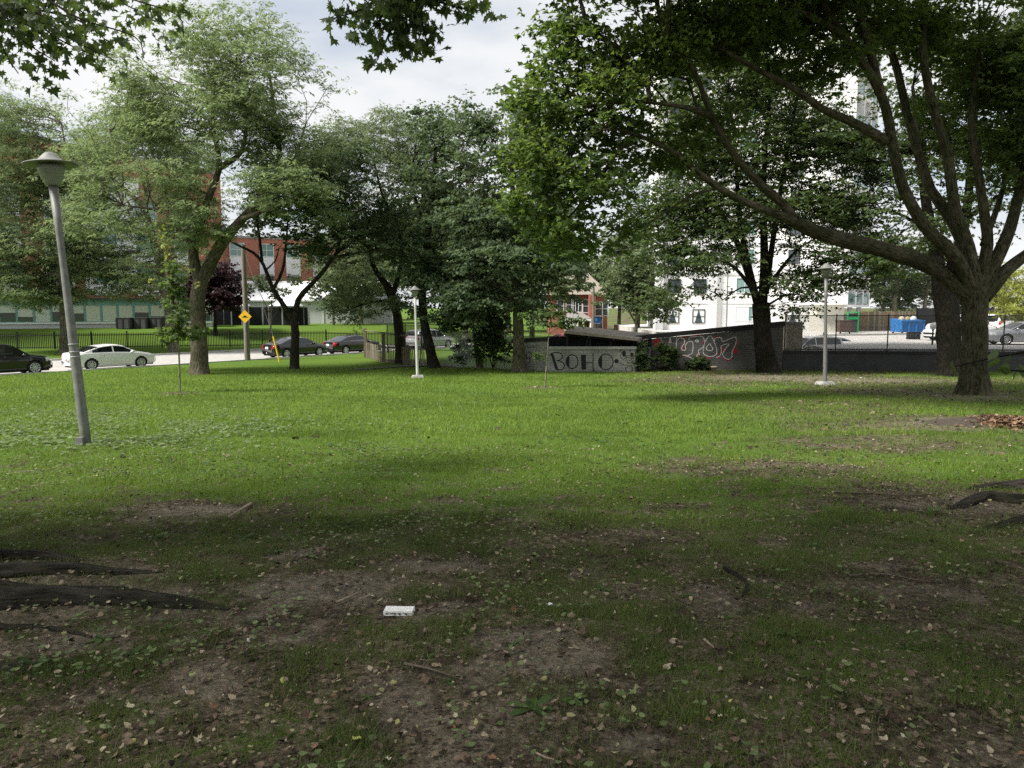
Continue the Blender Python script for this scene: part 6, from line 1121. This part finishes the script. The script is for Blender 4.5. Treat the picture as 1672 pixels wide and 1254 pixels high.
def scatter(n, y0, y1, fn, rng, xm=.78, pw=1.0):
    y = y0 + (y1 - y0) * rng.random(n * 3) ** pw; x = (rng.random(n * 3) * 2 - 1) * (xm * y + .6); k = rng.random(n * 3) < fn(x, y); return x[k][:n], y[k][:n]
def litter(n, y0, y1, size, seed, dens, pw, cols, name, label):
    rng = np.random.default_rng(seed); x, y = scatter(n, y0, y1, dens, rng, pw=pw); z = zg(x, y) + .012 + .02 * rng.random(len(x)); C = np.stack([x, y, z], 1); a = rng.random(len(x)) * 6.28; D = np.stack([np.cos(a), np.sin(a), .25 * rng.normal(size=len(x))], 1); Nn = unit(np.stack([.7 * rng.normal(size=len(x)), .7 * rng.normal(size=len(x)), np.ones(len(x))], 1))
    me = leaf_mesh(name, C, D, Nn, size * (.4 + 1.5 * rng.random(len(x)) ** 2), 'torn7' if seed == 81 else 'oval', rng.random(len(x)), MATS[cols]); return tag(obj(name, me), label, 'leaves', kind='stuff')
def littermat(name, stops):
    m, t, b, o = newmat(name); a = N(t, 'ShaderNodeAttribute', attribute_name='tint'); r = ramp(t, a.outputs['Fac'], stops); t.links.new(r, b.inputs['Base Color']); b.inputs['Roughness'].default_value = .85; b.inputs['Specular IOR Level'].default_value = .2
littermat('litter', [(0, (.028, .020, .014)), (.35, (.070, .049, .034)), (.65, (.13, .095, .066)), (.85, (.21, .165, .115)), (.96, (.32, .28, .20)), (1, (.25, .25, .10))])
littermat('pile', [(0, (.035, .02, .013)), (.4, (.11, .062, .036)), (.75, (.22, .135, .08)), (1, (.36, .26, .17))])
litter(30000, 2.2, 12, .026, 81, lambda x, y: .25 + .6 * bare(x, y) + .3 * (fbm(x, y, .9, 5, 3) > .55), .9, 'litter', 'leaf_litter', 'small brown leaf scraps strewn over the worn foreground')
litter(5200, 10, 42, .085, 82, lambda x, y: np.clip(.05 + .95 * bare(x, y) + .45 * sst(2, 14, x) * sst(.42, .62, fbm(x, y, .5, 6, 3)), 0, 1), .8, 'litter', 'leaf_litter', 'fallen brown leaves scattered under the trees across the lawn')
# heaped leaves beside the maple
rng = np.random.default_rng(83); g0 = G(1622, 693); n = 2600; a = rng.random(n) * 6.28; r_ = np.sqrt(rng.random(n)) * np.where(rng.random(n) < .15, 1 + .4 * rng.random(n), 1); x = g0[0] + np.cos(a) * r_ * 1.25 + .45; y = g0[1] + np.sin(a) * r_ * .8; hgt = .15 * np.maximum(0, 1 - r_ ** 2) * (.6 + .8 * fbm(x, y, 2.2, 8, 3)); C = np.stack([x, y, zg(x, y) + hgt + .02 * rng.random(n)], 1)
Dd = unit(rng.normal(size=(n, 3)) * np.array([1, 1, .5])); me = leaf_mesh('leaf_pile', C, Dd, unit(rng.normal(size=(n, 3)) * .6 + np.array([0, -.2, 1])), .08 + .08 * rng.random(n), 'oval', rng.random(n), MATS['pile']); tag(obj('leaf_pile', me), 'heap of orange brown dead leaves on bare soil near the large maple', 'leaves', kind='stuff')
mb = MB(); rr = np.linspace(0, 1, 7); V = []; Fs = []
for i_, r1_ in enumerate(rr):
    for k in range(18): a = k / 18 * 6.283; xx = g0[0] - .1 + math.cos(a) * r1_ * 1.5; yy = g0[1] + .1 + math.sin(a) * r1_ * .85; V.append((xx, yy, float(zg(xx, yy)) - .03 + .16 * (1 - r1_ ** 1.5) * (.6 + .8 * float(fbm(xx, yy, 2.2, 8, 3)))))
for i_ in range(6):
    for k in range(18): Fs.append((i_ * 18 + k, i_ * 18 + (k + 1) % 18, (i_ + 1) * 18 + (k + 1) % 18, (i_ + 1) * 18 + k)[::-1])
mat('soil', (0.05, 0.04, 0.03), .95, var=.4, scale=12, bmp=.8); tag(obj('soil_mound', mesh('soil_mound', V, Fs, 'soil', True)), 'low mound of dark soil under the leaf heap', 'mound', kind='structure')

# foam block, scraps of paper, sticks
g_ = G(652, 1003); o_ = empty('foam_block', g_, 'broken white foam block lying on the bare earth', 'foam block', rz=-.05)
import bmesh
bm = bmesh.new(); bmesh.ops.create_cube(bm, size=1.0); bmesh.ops.scale(bm, verts=bm.verts, vec=(.178, .085, .032)); bmesh.ops.bevel(bm, geom=list(bm.edges), offset=.004, segments=2, affect='EDGES'); bmesh.ops.subdivide_edges(bm, edges=list(bm.edges), cuts=2, use_grid_fill=True)
for v in bm.verts: v.co += Vector((random.gauss(0, .0012), random.gauss(0, .0012), random.gauss(0, .001))); v.co.z += .02
me = bpy.data.meshes.new('block'); bm.to_mesh(me); bm.free(); me.materials.append(MATS['foam']); obj('block', me, o_)
for x in (-.065, -.02, .01, .05): mb = MB(); mb.box((x, -.0435, .020), (.012, .003, .006), 0); mb.build('dent_shade', 'dark_concrete', o_)  # dark boxes on the face stand for the shade inside the holes
mb = MB(); mb.box((0, -.0438, .027), (.15, .002, .0014)); mb.build('groove_shade', 'concrete', o_)  # grey strip painted as the shade of a groove
def scrap(px, py, s, label, seed, n=7):
    rng = np.random.default_rng(seed); g_ = G(px, py); a = np.sort(rng.random(n)) * 6.283; V = [(math.cos(t) * s * (.5 + .5 * rng.random()), math.sin(t) * s * .6 * (.5 + .5 * rng.random()), .012 + .02 * rng.random()) for t in a] + [(0, 0, .035)]
    tag(obj('paper_scrap', mesh('paper_scrap', V, [(k, (k + 1) % n, n) for k in range(n)], 'paper'), None, g_), label, 'paper')
scrap(303, 1138, .022, 'crumpled white paper scrap beside the bare earth', 91); scrap(899, 993, .026, 'thin white paper strip on the grass near the foam block', 92); scrap(406, 1052, .010, 'tiny white scrap among weeds near the roots', 93); scrap(1405, 617, .10, 'white scrap of litter under the chain link fence', 94); scrap(1083, 884, .02, 'small pale scrap on the worn lawn', 95)
def stick(pts, r_, label, m_='twig', lift=.02):
    g_ = [G(a, b) for a, b in pts]; q = np.array([[p_[0], p_[1], float(zg(p_[0], p_[1])) + lift] for p_ in g_]); b0 = q[0].copy(); me, *_ = limb_mesh('stick', q - b0, r_, r_ * .4, m_, 6, None, .15, int(pts[0][0]), .05); tag(obj('stick', me, None, b0), label, 'stick')
stick([(1182, 934), (1208, 948), (1219, 962), (1212, 982)], .016, 'thick curved grey stick in the dark worn patch', 'bark_root', .03); stick([(1360, 806), (1430, 809), (1480, 812), (1540, 808)], .012, 'long thin dark stick lying toward the exposed roots'); stick([(1385, 945), (1440, 942), (1510, 954)], .008, 'thin dark twig lying in the short grass'); stick([(410, 827), (388, 840), (372, 850)], .014, 'pale stick at the edge of the far bare patch', 'twig_pale', .03); stick([(640, 850), (670, 856), (690, 852)], .008, 'pale twig crossing the short lawn', 'twig_pale'); stick([(548, 990), (570, 980), (586, 972)], .010, 'pale broken twig left of the foam block', 'twig_pale'); stick([(660, 1090), (700, 1098), (742, 1112)], .008, 'dark twig below the foam block'); stick([(870, 1236), (890, 1245), (905, 1250)], .006, 'thin pale twig low in the worn foreground', 'twig_pale'); stick([(1150, 1050), (1158, 1058), (1166, 1064)], .008, 'short whitish stick on the worn grass', 'twig_pale'); stick([(930, 836), (965, 842), (985, 840)], .010, 'brown twig on the open lawn', 'twig')

# broad leaved weeds
def weed(px, py, s, n, label, seed, lm='leaf_shrub', upr=.5):
    rng = np.random.default_rng(seed); g_ = G(px, py); g_[2] = float(zg(g_[0], g_[1])); e = empty('weed', g_, label, 'weed', 'broad leaved weeds in the foreground'); 
    for k in range(n):
        a = k * 2.4 + rng.random(); l = s * (.6 + .7 * rng.random()); el = upr * (.3 + rng.random()); st = np.array([math.cos(a) * math.cos(el), math.sin(a) * math.cos(el), math.sin(el)]); sd_ = np.array([-math.sin(a), math.cos(a), 0]); V = []
        for f, wv in ((0, .03), (.25, .10), (.55, .17), (.8, .13), (1, .0)):
            c = st * l * f - np.array([0, 0, l * .30 * f * f]); V += [c + sd_ * l * wv + np.array([0, 0, l * .05]), c, c - sd_ * l * wv + np.array([0, 0, l * .05])]
        Fs = [(3 * i_ + j_, 3 * i_ + j_ + 1, 3 * i_ + j_ + 4, 3 * i_ + j_ + 3) for i_ in range(4) for j_ in range(2)]; t_ = np.full(len(V), rng.random()); obj('leaf', mesh('leaf', V, Fs, lm, True, None, t_), e)
WL = 'low rosette of broad green weed leaves in the worn grass'
for k, (px, py, s, n, u) in enumerate([(870, 1160, .13, 8, .6), (940, 1145, .09, 7, .5), (600, 1140, .08, 6, .5), (1290, 1040, .12, 8, .7), (1300, 1110, .08, 5, .7), (1120, 975, .08, 6, .6), (985, 965, .09, 7, .6), (1100, 1010, .07, 5, .9), (170, 1045, .10, 8, .4), (220, 1070, .11, 8, .4), (60, 1090, .12, 5, 1.2), (270, 1030, .09, 6, .8), (690, 965, .08, 7, .3), (560, 920, .1, 8, .3), (330, 890, .12, 9, .4), (400, 880, .12, 9, .4), (450, 900, .11, 8, .4), (250, 880, .12, 9, .4), (300, 940, .1, 8, .4), (180, 940, .1, 7, .5), (730, 1115, .06, 5, .7), (840, 1055, .07, 6, .5), (700, 1075, .05, 5, .6), (1180, 1010, .07, 6, .4), (1430, 1160, .06, 5, .5), (1480, 1060, .07, 5, .5), (1030, 1085, .06, 6, .5), (1240, 920, .09, 7, .4), (620, 1205, .06, 5, .4), (1330, 890, .1, 7, .5), (1520, 840, .13, 6, 1.2), (930, 1005, .06, 5, .5)]): weed(px, py, s * .85, n, WL, 500 + k, 'leaf_shrub', u)
# clover and ground ivy
leafmat('clover', (.080, .125, .040), (.19, .245, .10), .35, (.24, .31, .10))
def clover(n, y0, y1, size, seed, dens, name, label, pw=.9, xm=.78, m_='clover'):
    rng = np.random.default_rng(seed); x, y = scatter(n, y0, y1, dens, rng, xm, pw); z = zg(x, y) + .03 + .03 * rng.random(len(x)); C = np.stack([x, y, z], 1); a = rng.random(len(x)) * 6.28; D = np.stack([np.cos(a), np.sin(a), .1 * rng.normal(size=len(x))], 1); Nn = unit(np.stack([.35 * rng.normal(size=len(x)), .35 * rng.normal(size=len(x)), np.ones(len(x))], 1))
    return tag(obj(name, leaf_mesh(name, C, D, Nn, size * (.6 + .8 * rng.random(len(x))), 'oval', rng.random(len(x)), MATS[m_])), label, 'ground cover', kind='stuff')
gA, gB = G(330, 890), G(60, 800)
def d_near(x, y): return np.clip(sst(.50, .66, fbm(x, y, 1.3, 61, 3)) * (.25 + .75 * sst(1.5, -1.5, x)) * (1 - bare(x, y) * .8) * .9, 0, 1)
clover(9000, 2.6, 12, .036, 85, d_near, 'ground_ivy', 'patches of small pale green ground ivy leaves near the roots')
cpat = [(G(40, 682), 3.4, 1.6), (G(170, 700), 3.0, 1.3), (G(300, 695), 2.2, .9), (G(90, 725), 2.5, .8)]
def d_mid(x, y):
    v = 0
    for c_, rx, ry in cpat: v = np.maximum(v, np.exp(-(((x - c_[0]) / rx) ** 2 + ((y - c_[1]) / ry) ** 2)))
    return np.clip(v * sst(.30, .65, fbm(x, y, 1.5, 63, 3)) * 1.6 + .05 * sst(2, -10, x), 0, 1)
clover(9000, 9, 32, .085, 87, lambda x, y: np.clip(sst(.50, .68, fbm(x, y, .8, 91, 3)) * .5 + .03, 0, 1), 'lawn_weeds', 'darker green weed leaves spread through the lawn', .85, .82, 'leaf_shrub')
clover(26000, 10, 24, .085, 86, d_mid, 'clover_patch', 'pale green clover patch on the sunlit lawn around the leaning lamp', .8, .82)

# grass blades
leafmat('grass', (.056, .110, .016), (.200, .290, .049), .43, (.27, .39, .055)); leafmat('grass_dry', (.050, .080, .021), (.145, .185, .054), .38, (.20, .25, .065))
def grass(n, y0, y1, h, w_, seed, dens, name, label, m_='grass', pw=.7, xm=.80):
    rng = np.random.default_rng(seed); x, y = scatter(n, y0, y1, dens, rng, xm, pw); k = len(x); z = zg(x, y) - .006; a = rng.random(k) * 6.283; hh = h * (.45 + .9 * rng.random(k)) * (.45 + 1.1 * fbm(x, y, 1.8, 71, 3)); ww = w_ * (.7 + .6 * rng.random(k)); lean = .75 * np.abs(rng.normal(size=k)) * hh; la = rng.random(k) * 6.283
    Bp = np.stack([x, y, z], 1); S = np.stack([np.cos(a), np.sin(a), 0 * a], 1) * ww[:, None] / 2; T = Bp + np.stack([np.cos(la) * lean, np.sin(la) * lean, hh], 1); V = np.stack([Bp - S, Bp + S, T], 1).reshape(-1, 3); t_ = np.clip(rng.random(k) * .5 + .9 * (fbm(x, y, .7, 73, 3) - .40) + .5 * (fbm(x, y, 3.1, 74, 3) - .4) + .18, 0, 1)
    return tag(obj(name, mesh(name, V, np.arange(3 * k).reshape(-1, 3), m_, False, None, np.repeat(t_, 3))), label, 'grass', kind='stuff')
PX = np.array([p_[0] for p_ in pc]); PY = np.array([p_[1] for p_ in pc])
def pathfree(x, y): yy = np.interp(x, PX, PY); return ~((x > PX[0] - .2) & (x < PX[-1] + .3) & (y > yy - .5) & (y < yy + 1.0))
dn = lambda x, y: np.clip((1 - 1.15 * bare(x, y)) * (.30 + .9 * sst(.35, .65, fbm(x, y, 2.5, 65, 3))), .02, 1)
grass(250000, 2.2, 7.0, .043, .0045, 101, lambda x, y: np.clip(dn(x, y) * (.34 + .9 * sst(.40, .58, fbm(x, y, 3.2, 67, 3))), 0, 1), 'grass', 'thin short grass of the worn foreground', 'grass_dry', .75)
grass(135000, 6.5, 14, .055, .009, 102, dn, 'grass', 'short grass at the edge of the shade', 'grass', .8)
grass(140000, 13, 24, .075, .017, 103, lambda x, y: np.clip(1 - .9 * bare(x, y), 0, 1), 'grass', 'bright green lawn grass in the middle of the park', 'grass', .8, .84)
grass(100000, 23, 44, .085, .030, 104, lambda x, y: np.clip(1 - .9 * bare(x, y), 0, 1) * (((x - RW[0]) * RN[0] + (y - RW[1]) * RN[1]) < -1.4) * pathfree(x, y), 'grass', 'far lawn grass below the trees', 'grass', .8, .84)
